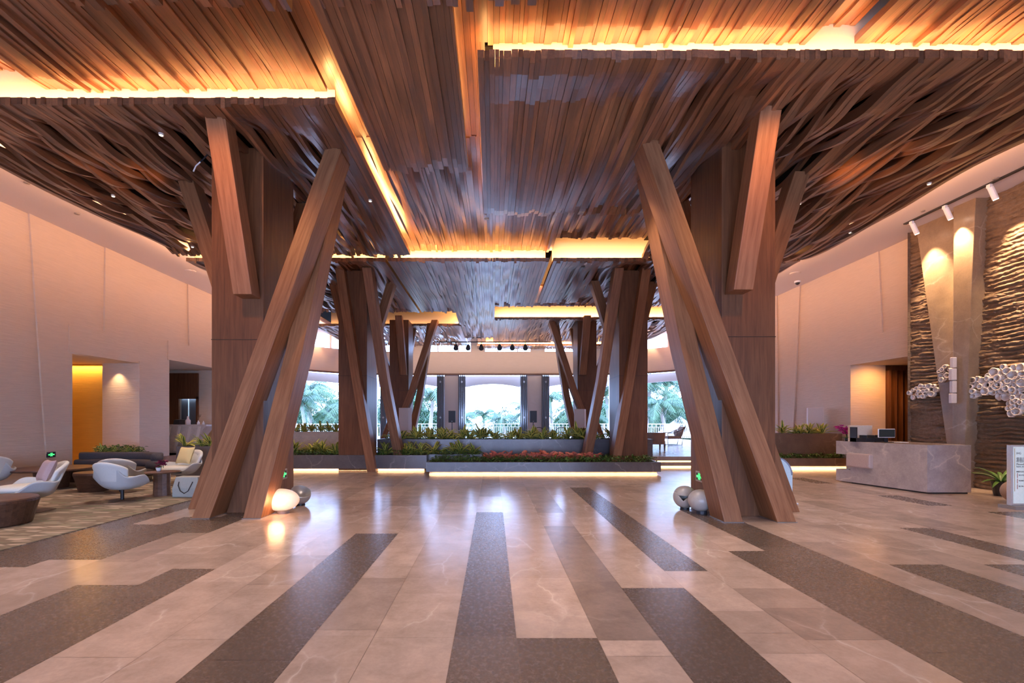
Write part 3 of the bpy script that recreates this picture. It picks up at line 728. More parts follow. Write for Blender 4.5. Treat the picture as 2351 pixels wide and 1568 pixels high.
# ceiling track with three white spots
m = MB(); m.box(10.66, 10.74, 9.4, 12.45, 6.672, 6.7); tag(m.build('light_track', BLACK), 'thin black lighting track on the white soffit over the stone wall', 'light track')
for Y, lab, tgt in ((12.25, 'far', (11.35, 12.2, 4.9)), (11.35, 'middle', (11.2, 11.25, 5.2)), (10.33, 'near', (11.35, 10.3, 4.9))):
    t = thing('track_spotlight', {'far': 'white cylinder spotlight at the far end of the black track', 'middle': 'white cylinder spotlight in the middle of the black track', 'near': 'white cylinder spotlight nearest the edge of view on the track'}[lab], 'spotlight', (10.7, Y, 6.67), 'white track spotlights')
    m = MB(); m.tube([(10.72, Y, 6.62), (10.84, Y, 6.36)], .055, 16); hd = m.build('lamp_head', WHITE, t, smooth=False)
    m = MB(); m.box(10.67, 10.73, Y-.04, Y+.04, 6.6, 6.672); m.build('adapter', WHITE, t)
    m = MB(); m.tube([(10.841, Y, 6.358), (10.846, Y, 6.347)], .045, 16); m.build('lens', plain('spot_lens', (1, .9, .8), .3, emit=(1, .85, .7), es=12), hd)
    d = Vector(tgt)-Vector((10.86, Y, 6.32)); L = lamp('SPOT', 'track_beam', (10.86, Y, 6.32), d.to_track_quat('-Z', 'Y').to_euler(), 900, (1, .66, .38), spot_size=radians(62), spot_blend=.9, shadow_soft_size=.03)
lamp('SPOT', 'track_beam', (10.7, 8.7, 6.5), (0, radians(-18), 0), 700, (1, .66, .38), spot_size=radians(70), spot_blend=.9)

# ================================================================ MARBLE DESK, RIGHT
def desk():
    t = thing('reception_desk', 'long grey-brown marble reception desk on the right', 'desk', (9.8, 11.3, 0))
    m = MB()
    m.prism([(9.39, 10.36), (10.34, 10.36), (10.34, 12.5), (9.02, 12.1)], .03, 1.055)
    m.build('body', DESKSTONE, t, bevel=.004)
    m = MB(); m.prism([(9.02, 12.1), (9.5, 12.1), (9.5, 12.5), (8.95, 12.5)], .72, 1.055); m.prism([(9.02, 12.1), (9.5, 12.1), (9.5, 12.5), (8.95, 12.5)], .03, .33); m.box(9.2, 9.5, 12.1, 12.48, .33, .72)
    m.build('end_block', DESKSTONE, t)
    m = MB(); m.prism([(9.06, 11.55), (9.3, 11.5), (9.3, 12.2), (8.94, 12.15)], .42, .77)
    m.build('ledge', plain('beige_ledge', (.50, .38, .33), .45), t, bevel=.03)
    m = MB(); m.prism([(9.42, 10.4), (10.3, 10.4), (10.3, 12.4), (9.06, 12.1)], 0, .03); m.build('plinth', BLACK, t)
desk()
t = thing('monitor', 'small flat monitor with a white rim on the marble desk', 'monitor', (9.55, 11.6, 1.055))
m = MB(); m.box(9.33, 9.74, 11.6, 11.63, 1.17, 1.385); cs = m.build('casing', WHITE, t, bevel=.012)
m = MB(); m.box(9.345, 9.725, 11.594, 11.602, 1.185, 1.37); m.build('screen', plain('monitor_screen', (.03, .045, .045), .2), cs)
m = MB(); m.box(9.5, 9.58, 11.62, 11.66, 1.06, 1.2); m.box(9.42, 9.66, 11.55, 11.75, 1.055, 1.068); m.build('stand', BLACK, t)
t = thing('desk_organizer', 'black open desk organizer behind the monitor', 'organizer', (9.35, 11.95, 1.055))
m = MB(); m.box(8.98, 9.75, 11.85, 12.05, 1.055, 1.15); m.build('tray', BLACK, t)
for x, q in ((8.98, 1.42), (9.22, 1.22), (9.42, 1.22), (9.62, 1.22)):
    m = MB(); m.box(x, x+.025, 11.84, 12.06, 1.055, q); m.build('divider', BLACK, t)
m = MB(); m.box(9.05, 9.62, 12.15, 12.22, 1.055, 1.46)
tag(m.build('paper_screen', plain('cream_board', (.8, .68, .52), .7), bevel=.005), 'cream upright board behind the monitor on the desk', 'board')
m = MB(); m.box(9.78, 9.98, 11.5, 11.75, 1.055, 1.066); tag(m.build('paper_sheet', WHITE), 'white papers lying on the marble desk beside the monitor', 'paper')
def orchid(name, label, loc, h, col, petals, pot, potcol, seed, lean=-.25):
    t = thing(name, label, 'potted plant', loc); x, y, z = loc; r = random.Random(seed)
    m = MB(); m.lathe([(pot*.7, 0), (pot, pot*1.5), (pot*.9, pot*1.5), (pot*.85, pot*1.3)], loc, 18); m.build('pot', potcol, t, smooth=True)
    m = MB()
    for i in range(6): blade(m, (x, y, z+pot*1.3), i*1.05+.3, h*.42, .6, pot*.8, .5, 0, 0, 5)
    m.build('foliage', LEAF, t)
    m = MB(); fl = MB(); k = 0
    for sgn in (0, 1, 2):
        pts = [(x+lean*h*q*q*(1-.4*sgn)+.03*sgn, y+.03*sgn, z+pot*1.2+h*(q-.28*q*q*(1+.15*sgn))) for q in [i/8 for i in range(9)]]
        m.tube(pts, .006, 5)
        for i in range(petals//3):
            p = pts[r.randrange(4, 9)]; c = (p[0]+r.uniform(-.06, .06), p[1]+r.uniform(-.06, .06), p[2]+r.uniform(-.06, .05))
            for a in range(5): blade(fl, c, a*1.26+i, .055, r.uniform(-.4, .9), .05, .3, 0, 0, 3)
    sm_ = m.build('stem', STEM, t); fl.build('flower', col, sm_); return t
orchid('potted_orchid', 'magenta orchid in bloom at the end of the marble desk', (9.08, 12.3, 1.055), .42, plain('orchid_magenta', (.55, .01, .22), .5), 45, .05, BLACK, 1, lean=-.5)
# lit notice stand at the right edge
t = thing('notice_stand', 'white lit notice stand with printed text at the right edge', 'sign', (9.62, 8.63, 0))
m = MB(); m.box(9.30, 9.95, 8.6, 8.68, .06, 1.15); m.build('casing', plain('chrome_rim', (.7, .72, .75), .25, .6), t, bevel=.008); cs = t.children[0]
m = MB(); m.box(9.335, 9.93, 8.594, 8.602, .1, 1.12); m.build('face', plain('notice_face', (.7, .78, .76), .4, emit=(.75, .9, .88), es=.22), cs)
m = MB(); m.box(9.27, 10.0, 8.5, 8.8, 0, .06); m.build('base', plain('grey_base', (.25, .23, .22), .4), t)
m = MB(); m.box(9.352, 9.358, 8.59, 8.594, .32, 1.09); m.build('gold_line', plain('gold_print', (.55, .35, .12), .5), cs)
m = MB()
for i, z in enumerate((.60, .50, .40)): m.box(9.40, 9.408, 8.59, 8.594, z-.04, z+.045)
m.build('colour_mark', plain('red_print', (.45, .12, .1), .5), cs)
def text(m, body, loc, size, ext=.001):
    c = bpy.data.curves.new('lettering', 'FONT'); c.body = body; c.size = size; c.extrude = ext
    o = bpy.data.objects.new('lettering', c); COL.objects.link(o); dg = bpy.context.evaluated_depsgraph_get()
    me = bpy.data.meshes.new_from_object(o.evaluated_get(dg)); base = len(m.v)
    m.v.extend([(v.co.x+loc[0], -v.co.z+loc[1], v.co.y+loc[2]) for v in me.vertices])
    for p in me.polygons: m.face([base+i for i in p.vertices])
    bpy.data.objects.remove(o); bpy.data.meshes.remove(me)
INK = plain('dark_print', (.04, .04, .05), .6)
tm = MB()
for s_, z, q in (('IHG', .985, .05), ('很高兴', .885, .052), ('伴您同行', .84, .052), ('Pleased to', .79, .045), ('have you', .75, .045), ('网络与无线', .66, .03),
                 ('前台咨询', .60, .026), ('客房服务', .50, .026), ('餐厅预订', .40, .026)):
    text(tm, s_, (9.385 if z > .65 else 9.425, 8.592, z), q)
tm.build('lettering', INK, cs)
# pale stone ball behind the notice stand
t = thing('pale_ball_lamp', 'pale round ball partly hidden behind the notice stand', 'lamp', (10.08, 9.25, 0))
m = MB(); m.ball((10.08, 9.25, .22), .21, .21, .21); m.build('shade', plain('matte_ball', (.42, .31, .25), .5), t, smooth=True)
m = MB(); m.disc((10.08, 9.25, 0), .09, .03); m.build('base', BLACK, t)
t = thing('potted_palm', 'dark green leafy plant against the stone wall behind the notice', 'potted plant', (10.72, 10.1, 0))
m = MB(); m.lathe([(.12, 0), (.17, .3), (.15, .3)], (10.72, 10.1, 0), 16); m.build('pot', BLACK, t)
m = MB(); r = random.Random(3)
for i in range(16): blade(m, (10.72, 10.1, .28), i*2.4, r.uniform(.45, .7), r.uniform(.2, 1.1), .07, .5, 0, 0)
m.build('foliage', LEAF, t)
# arched pale-blue panel by the right column
t = thing('arched_panel', 'pale blue arched acrylic panel with grey rim behind the right column foot', 'display panel', (5.45, 9.25, 0))
def arch_poly(x0, x1, z1, rr, n=12): return [(x0, 0.09), (x1, .09)]+[(x1-rr+rr*cos(a), z1-rr+rr*sin(a)) for a in [pi/2*i/n for i in range(n+1)]]+[(x0, z1)]
def vslab(m, poly, y0, y1):
    n = len(poly); m.add([(x, y0, z) for x, z in poly]+[(x, y1, z) for x, z in poly], [tuple(range(n)), tuple(range(n, 2*n))[::-1]]+[(i, n+i, n+(i+1) % n, (i+1) % n) for i in range(n)])
m = MB(); vslab(m, arch_poly(5.1, 5.75, .90, .36), 9.2, 9.215); m.build('panel', plain('pale_blue_acrylic', (.66, .88, .94), .3), t)
m = MB()
o_ = [(5.75-.36+.36*cos(a), .90-.36+.36*sin(a)) for a in [pi/2*i/14 for i in range(15)]]; i_ = [(5.75-.36+.335*cos(a), .90-.36+.335*sin(a)) for a in [pi/2*i/14 for i in range(15)]]
for k in range(14):
    q = [o_[k], o_[k+1], i_[k+1], i_[k]]; m.hexa([(x, 9.19, z) for x, z in q], [(x, 9.23, z) for x, z in q])
m.build('rim', plain('grey_rim', (.28, .32, .40), .4), t)
m = MB(); m.box(5.1, 5.8, 9.1, 9.35, 0, .02); m.box(5.2, 5.3, 9.19, 9.23, 0, .1); m.box(5.6, 5.7, 9.19, 9.23, 0, .1); m.build('base', WHITE, t)
#--REST2
# ================================================================ FLOOR LAMPS AND BALLS BY THE FRONT COLUMNS
t = thing('floor_lamp', 'glowing oval floor lamp at the foot of the left front column', 'lamp', (-3.62, 8.25, 0))
m = MB(); m.ball((-3.66, 8.25, .225), .32, .2, .19, 32, 18); m.build('lamp_shade', plain('glowing_glass', (.9, .75, .6), .3, emit=(1, .62, .38), es=.55), t, smooth=True)
m = MB(); m.disc((-3.6, 8.22, 0), .1, .045); m.build('base', plain('lamp_base', (.2, .16, .15), .4), t)
lamp('POINT', 'floor_lamp_light', (-3.62, 7.95, .25), (0, 0, 0), 9, (1, .5, .22), shadow_soft_size=.15)
def dish_ball(name, label, c, r, mat, bite=.45, dirn=(-.2, -.6, .75)):
    t = thing(name, label, 'ornament', (c[0], c[1], 0)); m = MB(); n = 28
    d = Vector(dirn).normalized(); q = d.to_track_quat('Z', 'Y')
    prof = [(r*sin(a), r*cos(a)) for a in [pi-(pi-bite*1.55)*i/16 for i in range(17)]]
    rim = prof[-1]; prof += [(rim[0]*k, rim[1]-r*.5*(1-k*k)) for k in (.95, .75, .5, .25, .02)]
    rings = []
    for rr, zz in prof:
        rings.append([Vector(c)+q @ Vector((max(rr, .001)*cos(2*pi*i/n), max(rr, .001)*sin(2*pi*i/n), zz)) for i in range(n)])
    m.loft(rings); m.build('body', mat, t, smooth=True)
    m = MB(); m.disc((c[0], c[1], 0), r*.45, max(.012, c[2]-r+.02)); m.build('base', BLACK, t)
    return t
EGG = plain('pale_glazed_stone', (.48, .45, .40), .3, var=.05)
dish_ball('metal_ball', 'grey metal ball with a dished opening behind the glowing lamp', (-3.62, 9.0, .205), .19, plain('satin_metal', (.5, .5, .5), .35, .55, var=.03), .75, (.35, -.35, .75))
t = thing('egg_lamp', 'smooth pale oval lamp beside the right front column', 'lamp', (3.55, 8.2, 0))
m = MB(); m.ball((3.55, 8.2, .225), .205, .2, .185, 32, 18); m.build('shade', EGG, t, smooth=True)
m = MB(); m.disc((3.57, 8.2, 0), .085, .05); m.build('base', plain('dark_lamp_base', (.05, .05, .06), .4), t)
# cracked ball: a shell with a notch and an inner wall
t = thing('cracked_ball', 'pale hollow ball with a notched opening, left of the smooth oval lamp', 'ornament', (3.43, 8.62, 0))
m = MB(); n = 36; c = Vector((3.45, 8.62, .215)); r = .2
def shell(rad, lo, hi):
    rings = []
    for j in range(13):
        rg = []
        for i in range(n):
            az = 2*pi*i/n; nz = lo(az)+(hi(az)-lo(az))*j/12
            a = math.asin(max(-1, min(1, nz))); rg.append(c+Vector((rad*max(cos(a), .001)*cos(az), rad*max(cos(a), .001)*sin(az), rad*sin(a))))
        rings.append(rg)
    return rings
ang = lambda az: abs((az-radians(262)+pi) % (2*pi)-pi)
low_hi = lambda az: .12-.42*max(0, 1-abs(ang(az)-.35)/.35) if ang(az) < .7 else (.12+.35*min(1, (ang(az)-.7)/.3) if ang(az) < 1.2 else .46)
a_ = shell(r, lambda z: -1, low_hi); b_ = shell(r*.88, lambda z: -1, low_hi)
m.loft(a_+b_[::-1]); m.build('lower_shell', EGG, t, smooth=True)
m = MB(); top_lo = lambda az: .22 if ang(az) < 1.0 else .47
a_ = shell(r*1.01, top_lo, lambda z: 1); b_ = shell(r*.88, top_lo, lambda z: 1); m.loft(b_[::-1]+a_); m.build('upper_shell', EGG, t, smooth=True)
m = MB(); m.disc((3.45, 8.62, 0), .08, .03); m.build('base', BLACK, t)

# ================================================================ EXIT SIGNS
GREEN = plain('exit_green', (.05, .6, .12), .4, emit=(.08, 1, .25), es=1.6)
def exit_sign(label, c, w, h, nx, arrow, frame):
    # sign plane faces +-X; nx is the outward side
    t = thing('exit_sign', label, 'exit sign', c, 'green exit signs'); x, y, z = c
    X = lambda d: sorted((x+nx*d[0], x+nx*d[1]))
    m = MB(); a = X((0, .02)); m.box(a[0], a[1], y-w/2, y+w/2, z-h/2, z+h/2); fr_ = m.build('frame', frame, t, bevel=.004)
    m = MB(); a = X((.019, .023)); m.box(a[0], a[1], y-w*.40, y+w*.40, z-h*.34, z+h*.34); m.build('plate', plain('exit_dark', (.01, .03, .015), .4), fr_)
    m = MB(); a = X((.023, .026)); u = w*.8; v = h*.62
    def bx(y0, y1, z0, z1): m.box(a[0], a[1], y+u*y0, y+u*y1, z+v*z0, z+v*z1)
    bx(-.12, .12, .42, .5); bx(-.15, -.1, -.5, .5); bx(.10, .15, -.5, .5)           # doorway
    bx(-.03, .03, .18, .34); bx(-.06, .06, -.1, .16); bx(-.09, -.02, -.48, -.1); bx(.03, .08, -.4, -.1); bx(-.1, .1, 0, .06)   # running figure
    s = arrow; bx(min(s*.2, s*.42), max(s*.2, s*.42), -.07, .07); 
    for k in range(4): q = .42-.05*k; bx(min(s*q, s*(q+.05)), max(s*q, s*(q+.05)), -.05-.06*k, .05+.06*k)
    bx(min(-s*.2, -s*.42), max(-s*.2, -s*.42), -.16, .16)
    m.build('pictogram', GREEN, fr_); return t
GREYF = plain('sign_frame_grey', (.5, .42, .38), .4)
exit_sign('green exit sign in a grey frame on the left front column, arrow pointing left', (-3.95, 8.98, .58), .34, .19, 1, -1, GREYF)
exit_sign('green exit sign in a grey frame on the right front column, arrow pointing right', (3.80, 8.78, .56), .33, .19, -1, -1, GREYF)
exit_sign('black and green exit sign low on the left wall near the sofa', (-11.47, 12.42, .70), .25, .14, 1, -1, BLACK)

# ================================================================ LEFT LOUNGE
def carpet():
    t = NT('lounge_carpet'); g = t.n('ShaderNodeNewGeometry')
    mp = t.n('ShaderNodeMapping'); mp.inputs['Rotation'].default_value = (0, 0, radians(-28)); mp.inputs['Scale'].default_value = (2.0, 8.0, 1); t.l(g.outputs['Position'], mp.inputs[0])
    v = t.n('ShaderNodeTexVoronoi', feature='DISTANCE_TO_EDGE'); v.inputs['Scale'].default_value = 1.5; t.l(mp.outputs[0], v.inputs['Vector'])
    v2 = t.n('ShaderNodeTexVoronoi'); v2.inputs['Scale'].default_value = 1.5; t.l(mp.outputs[0], v2.inputs['Vector'])
    c = t.ramp(v2.outputs['Color'], [(.0, (.13, .10, .07)), (.35, (.24, .19, .14)), (.55, (.55, .45, .36)), (.75, (.15, .17, .10)), (1, (.42, .33, .25))])
    e = t.ramp(v.outputs['Distance'], [(.06, (0, 0, 0)), (.13, (1, 1, 1))]); c = t.mix(e, (.20, .165, .12), c)
    t.l(c, t.p.inputs['Base Color']); t.p.inputs['Roughness'].default_value = .95
    t.bump(t.noise(g.outputs['Position'], 180, 2), .3, .005); return t.m
m = MB(); m.box(-11.35, -6.0, 2.5, 13.0, 0, .012)
tag(m.build('carpet', carpet()), 'patterned beige and green carpet under the left lounge furniture', 'carpet')
FAB = plain('pale_grey_upholstery', (.52, .56, .57), .75, var=.05, nscale=90)
FABL = plain('light_upholstery', (.68, .72, .70), .8, var=.04, nscale=90)
def chair_proto():
    t = thing('lounge_chair', '', 'chair', (0, 0, 0))
    # the chair faces -Y; shell wraps round the back and flares into low wings
    def rim(a):
        k = abs(a); f = lambda lo, hi: max(0, min(1, (k-lo)/(hi-lo)))**1.0
        s_ = lambda x: x*x*(3-2*x)
        return .76-.26*s_(f(.35, 1.0))+.03*s_(f(1.0, 1.5))-.16*s_(f(1.55, 2.1))
    m = MB(); na, nv = 48, 8; rings = []
    for j in range(nv+1):
        v = j/nv; rg = []
        for i in range(na+1):
            a = -2.1+4.2*i/na; h = rim(a); z = .29+(h-.29)*v; k = abs(a)
            side = sin(pi*max(0, min(1, (k-.45)/1.9)))
            flare = .27+.10*v**.6+.07*side*v**.8
            rg.append((sin(a)*flare*1.08, cos(a)*flare*(1.0+.15*v)-.02, z))
        rings.append(rg)
    m.loft(rings, False, False)
    # bowl closing the underside
    b = len(m.v); m.v.append((0, 0, .235)); n = na+1
    m.v.extend([(x*.7, y*.7, .255) for x, y, z in rings[0]]); ff = b+1
    for i in range(na): m.face((i, ff+i, ff+i+1, i+1)); m.face((ff+i, b, ff+i+1))
    m.face((0, na, ff+na, ff)); m.face((ff, ff+na, b))
    m.build('shell', FAB, t, smooth=True, solid=.035, sub=1)
    m = MB(); rings = []
    for j in range(9):
        v = j/8; rg = []
        for i in range(25):
            a = -.95+1.9*i/24; w = cos(a*1.35); h = .40+(.40*max(.05, w)**.35)*v
            R = .34+.10*v; rg.append((sin(a)*R*1.05, cos(a)*R*(1+.12*v)-.05, h))
        rings.append(rg)
    m.loft(rings, False, False); m.build('backrest', FABL, t, smooth=True, solid=.06, sub=1)
    m = MB(); m.lathe([(.05, .33), (.28, .335), (.33, .37), (.33, .41), (.29, .445), (.15, .455), (.02, .457)], (0, -.06, 0), 32, 1.02, 1.1); m.build('seat', FABL, t, smooth=True)
    m = MB(); m.disc((0, 0, .02), .032, .24); m.build('pedestal', BLACK, t)
    m = MB(); m.lathe([(.31, 0), (.30, .018), (.05, .03)], (0, 0, 0), 4); m.build('base', plain('bronze_base', (.13, .085, .06), .4, .6), t)
    return t
ch = chair_proto()
CH = [((-8.0, 8.3, 0), -38, 1.08, 'pale grey lounge chair with a mauve cushion behind the dark tree-stump table'),
      ((-7.32, 9.46, 0), 172, 1.0, 'pale grey lounge chair seen from behind on a black pedestal'),
      ((-8.2, 10.55, 0), 200, .98, 'pale lounge chair with an olive cushion, behind the one seen from behind'),
      ((-7.68, 11.75, 0), -20, 1.06, 'white lounge chair with a yellow cushion beside the left front column'),
      ((-10.95, 10.3, 0), -120, 1.05, 'pale lounge chair cut by the left edge of the view')]
for i, (loc, rz, sc, lab) in enumerate(CH):
    o = ch if i == 0 else copy_tree(ch)
    o.location = loc; o.rotation_euler = (0, 0, radians(rz)); o.scale = (sc,)*3; o['label'] = lab; o['group'] = 'pale shell lounge chairs'
for c_ in ch.children: pass
def cushion(label, loc, rot, w, col, nm):
    m = MB(); n = 12; top = []; bot = []
    for j in range(n+1):
        for i in range(n+1):
            u = i/n*2-1; v = j/n*2-1; pin = 1-.10*(1-u*u)*abs(v)**2-.0; x = u*w/2*(1-.10*(1-v*v)); y = v*w/2*(1-.10*(1-u*u))
            q = max(0, (1-u**4)*(1-v**4))**.5*.075; top.append((x, y, q)); bot.append((x, y, -q))
    m.v = top+bot; N = (n+1)**2
    for j in range(n):
        for i in range(n):
            a = j*(n+1)+i; m.face((a, a+1, a+n+2, a+n+1)); m.face((N+a, N+a+n+1, N+a+n+2, N+a+1))
    o = m.build('cushion', plain(nm, col, .85, nscale=120, var=.08), smooth=True); o.location = loc; o.rotation_euler = rot; tag(o, label, 'cushion', 'chair cushions')
cushion('square mauve cushion leaning in the chair behind the stump table', (-7.83, 8.5, .68), (radians(68), 0, radians(-30)), .40, (.44, .34, .36), 'mauve_fabric')
cushion('square yellow cushion leaning in the chair by the column', (-7.58, 11.9, .70), (radians(68), 0, radians(-16)), .44, (.72, .60, .30), 'yellow_fabric')
cushion('small olive cushion in the chair behind the one seen from behind', (-8.22, 10.44, .64), (radians(112), 0, radians(12)), .34, (.14, .13, .08), 'olive_fabric')
# tree-stump tables
def stump(label, c, r0, r1, h, name='stump_table', sx=1.0):
    x, y, z = c; t = thing(name, label, 'table', c, 'dark wooden stump tables'); m = MB(); n = 40
    rn = random.Random(int(x*100)); ph = [rn.random()*6.28 for _ in range(3)]
    def ring(R, zz, k=1): return [(x+R*sx*cos(2*pi*i/n)*(1+.05*sin(2*2*pi*i/n+ph[0])+.03*sin(3*2*pi*i/n+ph[1])), y+R*sin(2*pi*i/n)*(1+.05*sin(2*2*pi*i/n+ph[0])+.03*sin(3*2*pi*i/n+ph[1])), z+zz) for i in range(n)]
    m.loft([ring(r0*.96, 0), ring(r0, .02), ring(r0+(r1-r0)*.5, h*.5), ring(r1, h-.05), ring(r1*.99, h-.015), ring(r1*.97, h-.012)]); m.build('body', DARKWOOD, t, smooth=False)
    m = MB(); m.loft([ring(r1*.975, h-.014), ring(r1*.965, h), ring(r1*.3, h)]); m.build('table_top', TABLEWOOD, t); return t
stump('large dark tree-stump table at the left edge, nearest of all', (-7.62, 7.25, .012), .46, .54, .40, sx=1.05)
stump('dark tree-stump table between the two lounge groups', (-8.95, 10.75, .012), .27, .36, .42, sx=1.1)
t = thing('coffee_table', 'wide round dark coffee table before the long grey sofa', 'table', (-10.35, 11.25, .012))
m = MB(); m.lathe([(.3, 0), (.34, .40), (.3, .41)], (-10.35, 11.25, .012), 28); m.build('pedestal', DARKWOOD, t)
m = MB(); m.lathe([(.78, .42), (.82, .44), (.82, .465), (.3, .468)], (-10.35, 11.25, .012), 40); m.build('table_top', TABLEWOOD, t)
m = MB(); m.add([(-10.12, 10.95, .48), (-9.9, 10.95, .48), (-9.9, 11.02, .59), (-10.12, 11.02, .59), (-10.12, 11.09, .48), (-9.9, 11.09, .48)], [(0, 1, 2, 3), (3, 2, 5, 4), (0, 4, 5, 1), (0, 3, 4), (1, 5, 2)])
tag(m.build('tent_card', WHITE), 'white folded card standing on the round coffee table', 'card')
t = thing('side_table', 'small round wooden side table with the potted orchid on it', 'table', (-6.97, 10.05, .012))
m = MB(); m.lathe([(.165, 0), (.155, .2), (.16, .46), (.1, .465)], (-6.98, 10.1, .012), 12, 1.05, .8); m.build('pedestal', TABLEWOOD, t)
m = MB(); m.lathe([(.1, .462), (.30, .475), (.32, .50), (.1, .503)], (-6.97, 10.1, .012), 36); m.build('table_top', TABLEWOOD, t)
orchid('potted_orchid', 'small dark red orchid in a white pot on the side table', (-7.05, 10.1, .515), .22, plain('orchid_dark_red', (.22, .02, .07), .5), 18, .055, WHITE, 7, lean=.45)
t = thing('tote_bag', 'pale grey-green tote bag with dark handles beside the left front column', 'bag', (-6.28, 9.95, .012))
m = MB(); m.loft([[(x*k-6.3, 9.95+y*k2, z) for x, y in ((-.27, -.15), (.27, -.15), (.27, .15), (-.27, .15))] for z, k, k2 in ((.012, 1, 1), (.2, 1.02, 1), (.40, .86, .75), (.43, .84, .72))])
m.build('body', plain('sage_leather', (.36, .40, .37), .55, var=.04), t, bevel=.02)
for yy in (9.79, 10.1):
    m = MB(); m.tube([(-6.44, yy+.035*(1 if yy < 10 else -1), .33), (-6.43, yy-.01, .26), (-6.38, yy-.02, .15), (-6.30, yy-.02, .10), (-6.22, yy-.02, .15), (-6.17, yy-.01, .26), (-6.16, yy+.035*(1 if yy < 10 else -1), .33)], .009, 8)
    m.build('handle', BLACK, t)
# long banquette sofa
SOFA = plain('charcoal_tweed', (.085, .082, .095), .9, nscale=140, var=.4); SEATF = plain('brown_tweed', (.07, .052, .045), .9, nscale=140, var=.3)
t = thing('sofa', 'long charcoal banquette sofa with a two-roll backrest by the left wall', 'sofa', (-10.2, 13.3, 0))
def roll(name, pts, w, h, mat):
    m = MB(); pts = [Vector(p) for p in pts]; rings = []
    for i, p in enumerate(pts):
        d = (pts[min(i+1, len(pts)-1)]-pts[max(i-1, 0)]).normalized(); n_ = Vector((-d.y, d.x, 0)); rg = []
        for k in range(16):
            a = 2*pi*k/16; cx = abs(cos(a))**.5*(1 if cos(a) > 0 else -1); cz = abs(sin(a))**.5*(1 if sin(a) > 0 else -1)
            rg.append(p+n_*cx*w/2+Vector((0, 0, cz*h/2)))
        rings.append(rg)
    m.loft(rings); m.build(name, mat, t, smooth=True)
line = [(-11.2, 12.95, 0), (-10.4, 13.0, 0), (-9.5, 12.98, 0), (-9.0, 12.75, 0), (-8.72, 12.3, 0)]
L2 = lambda z, dy=0: [(x, y+dy, z) for x, y, _ in line]
roll('upper_backrest', L2(.62, .12), .26, .21, SOFA); roll('lower_backrest', L2(.44), .34, .2, SOFA)
roll('seat', [(x-.0, y-.45, .26) for x, y, _ in line[:4]]+[(-9.15, 12.1, .26)], .85, .22, SEATF)
m = MB()
m.prism([(-11.2, 12.25), (-9.6, 12.25), (-9.3, 12.05), (-9.0, 12.2), (-9.1, 12.8), (-9.6, 13.0), (-11.2, 13.0)], 0.012, .18); m.build('base', DARKWOOD, t)

# reception counter in the left alcove with its things
t = thing('alcove_counter', 'pale travertine counter in the left alcove with raked relief', 'counter', (-12.1, 18.5, .34))
m = MB(); m.hexa([(-12.9, 18.3, .34), (-11.75, 18.3, .34), (-11.75, 18.9, .34), (-12.9, 18.9, .34)], [(-13.1, 18.3, 1.36), (-10.98, 18.3, 1.36), (-10.98, 18.9, 1.36), (-13.1, 18.9, 1.36)]); m.build('body', PALESTONE, t)
m = MB(); m.box(-13.15, -10.93, 18.26, 18.94, 1.36, 1.42); m.build('worktop', PALESTONE, t)
m = MB()
for x in (-12.55, -12.15, -11.75, -11.4): m.hexa([(x-.05, 18.27, .4), (x+.05, 18.27, .4), (x+.05, 18.3, .4), (x-.05, 18.3, .4)], [(x+.15, 18.27, 1.35), (x+.27, 18.27, 1.35), (x+.27, 18.3, 1.35), (x+.15, 18.3, 1.35)])
m.build('raked_rib', plain('travertine_light', (.60, .54, .48), .5), t)
m = MB(); m.lathe([(.25, 0), (.22, .18), (.1, .2)], (-12.12, 18.6, 1.42), 5); tag(m.build('dark_box', BLACK), 'black tilted box on the alcove counter', 'box')
def bottle(label, x, h, r, mat, name='bottle'):
    m = MB(); m.lathe([(r, 0), (r, h*.5), (r*.45, h*.7), (r*.35, h), (r*.3, h)], (x, 18.5, 1.42), 14); tag(m.build(name, mat, smooth=True), label, 'bottle')
bottle('tall pale figurine-shaped bottle on the alcove counter', -11.78, .32, .09, plain('pearl_ceramic', (.7, .62, .6), .4), 'figurine')
bottle('small white vase with dried flowers on the alcove counter', -11.38, .16, .05, WHITE, 'vase')
bottle('second small bottle right of the flower vase on the counter', -11.18, .14, .045, WHITE)
m = MB(); r = random.Random(2)
for i in range(14): a = r.random()*6.28; m.tube([(-11.38, 18.5, 1.55), (-11.38+.03*cos(a), 18.5+.03*sin(a), 1.7), (-11.36+.09*cos(a)*r.random(), 18.5+.08*sin(a), 1.72+.13*r.random())], .006, 4)
tag(m.build('dried_flowers', plain('dried_brown', (.22, .14, .09), .9)), 'dried brown flowers standing in the small white vase', 'flowers')

# ================================================================ BACK OF THE HALL
def folding_door(label, x0, x1, inv):
    c = (x0+x1)/2; y = Yw(c); t = thing('folding_door', label, 'door', (c, y-.1, .34), 'stacked folding glass doors'); t['kind'] = 'thing'; n = 4; w = (x1-x0)/n
    for k in range(n):
        a = x0+k*w
        m = MB(); m.box(a+.006, a+.05, y-.35, y+.35, .34, 4.40); f = m.build('leaf_frame', FRAME, t)
        m = MB(); m.box(a+.055, a+w-.008, y-.30, y+.30, .45, 4.3); m.build('glass_edge', plain('door_glass_edge', (.30, .34, .4), .1, .3), f)
    m = MB()
    for z in (1.75, 3.95):
        m.box(c-.06, c+.06, y-.38, y-.35, z-.02, z+.02); m.box(c-.02, c+.02, y-.40, y-.36, z-.07, z+.07)
    m.build('hinge', STEEL, t)
folding_door('dark folding door stack right of the left pale pier', -2.16, -1.70, 0)
folding_door('dark folding door stack left of the left pale pier', -3.48, -3.05, 0)
folding_door('dark folding door stack left of the right pale pier', 1.70, 2.14, 0)
folding_door('dark folding door stack right of the right pale pier', 3.03, 3.50, 0)
folding_door('dark folding door stack beside the left second column', -6.98, -6.6, 0)
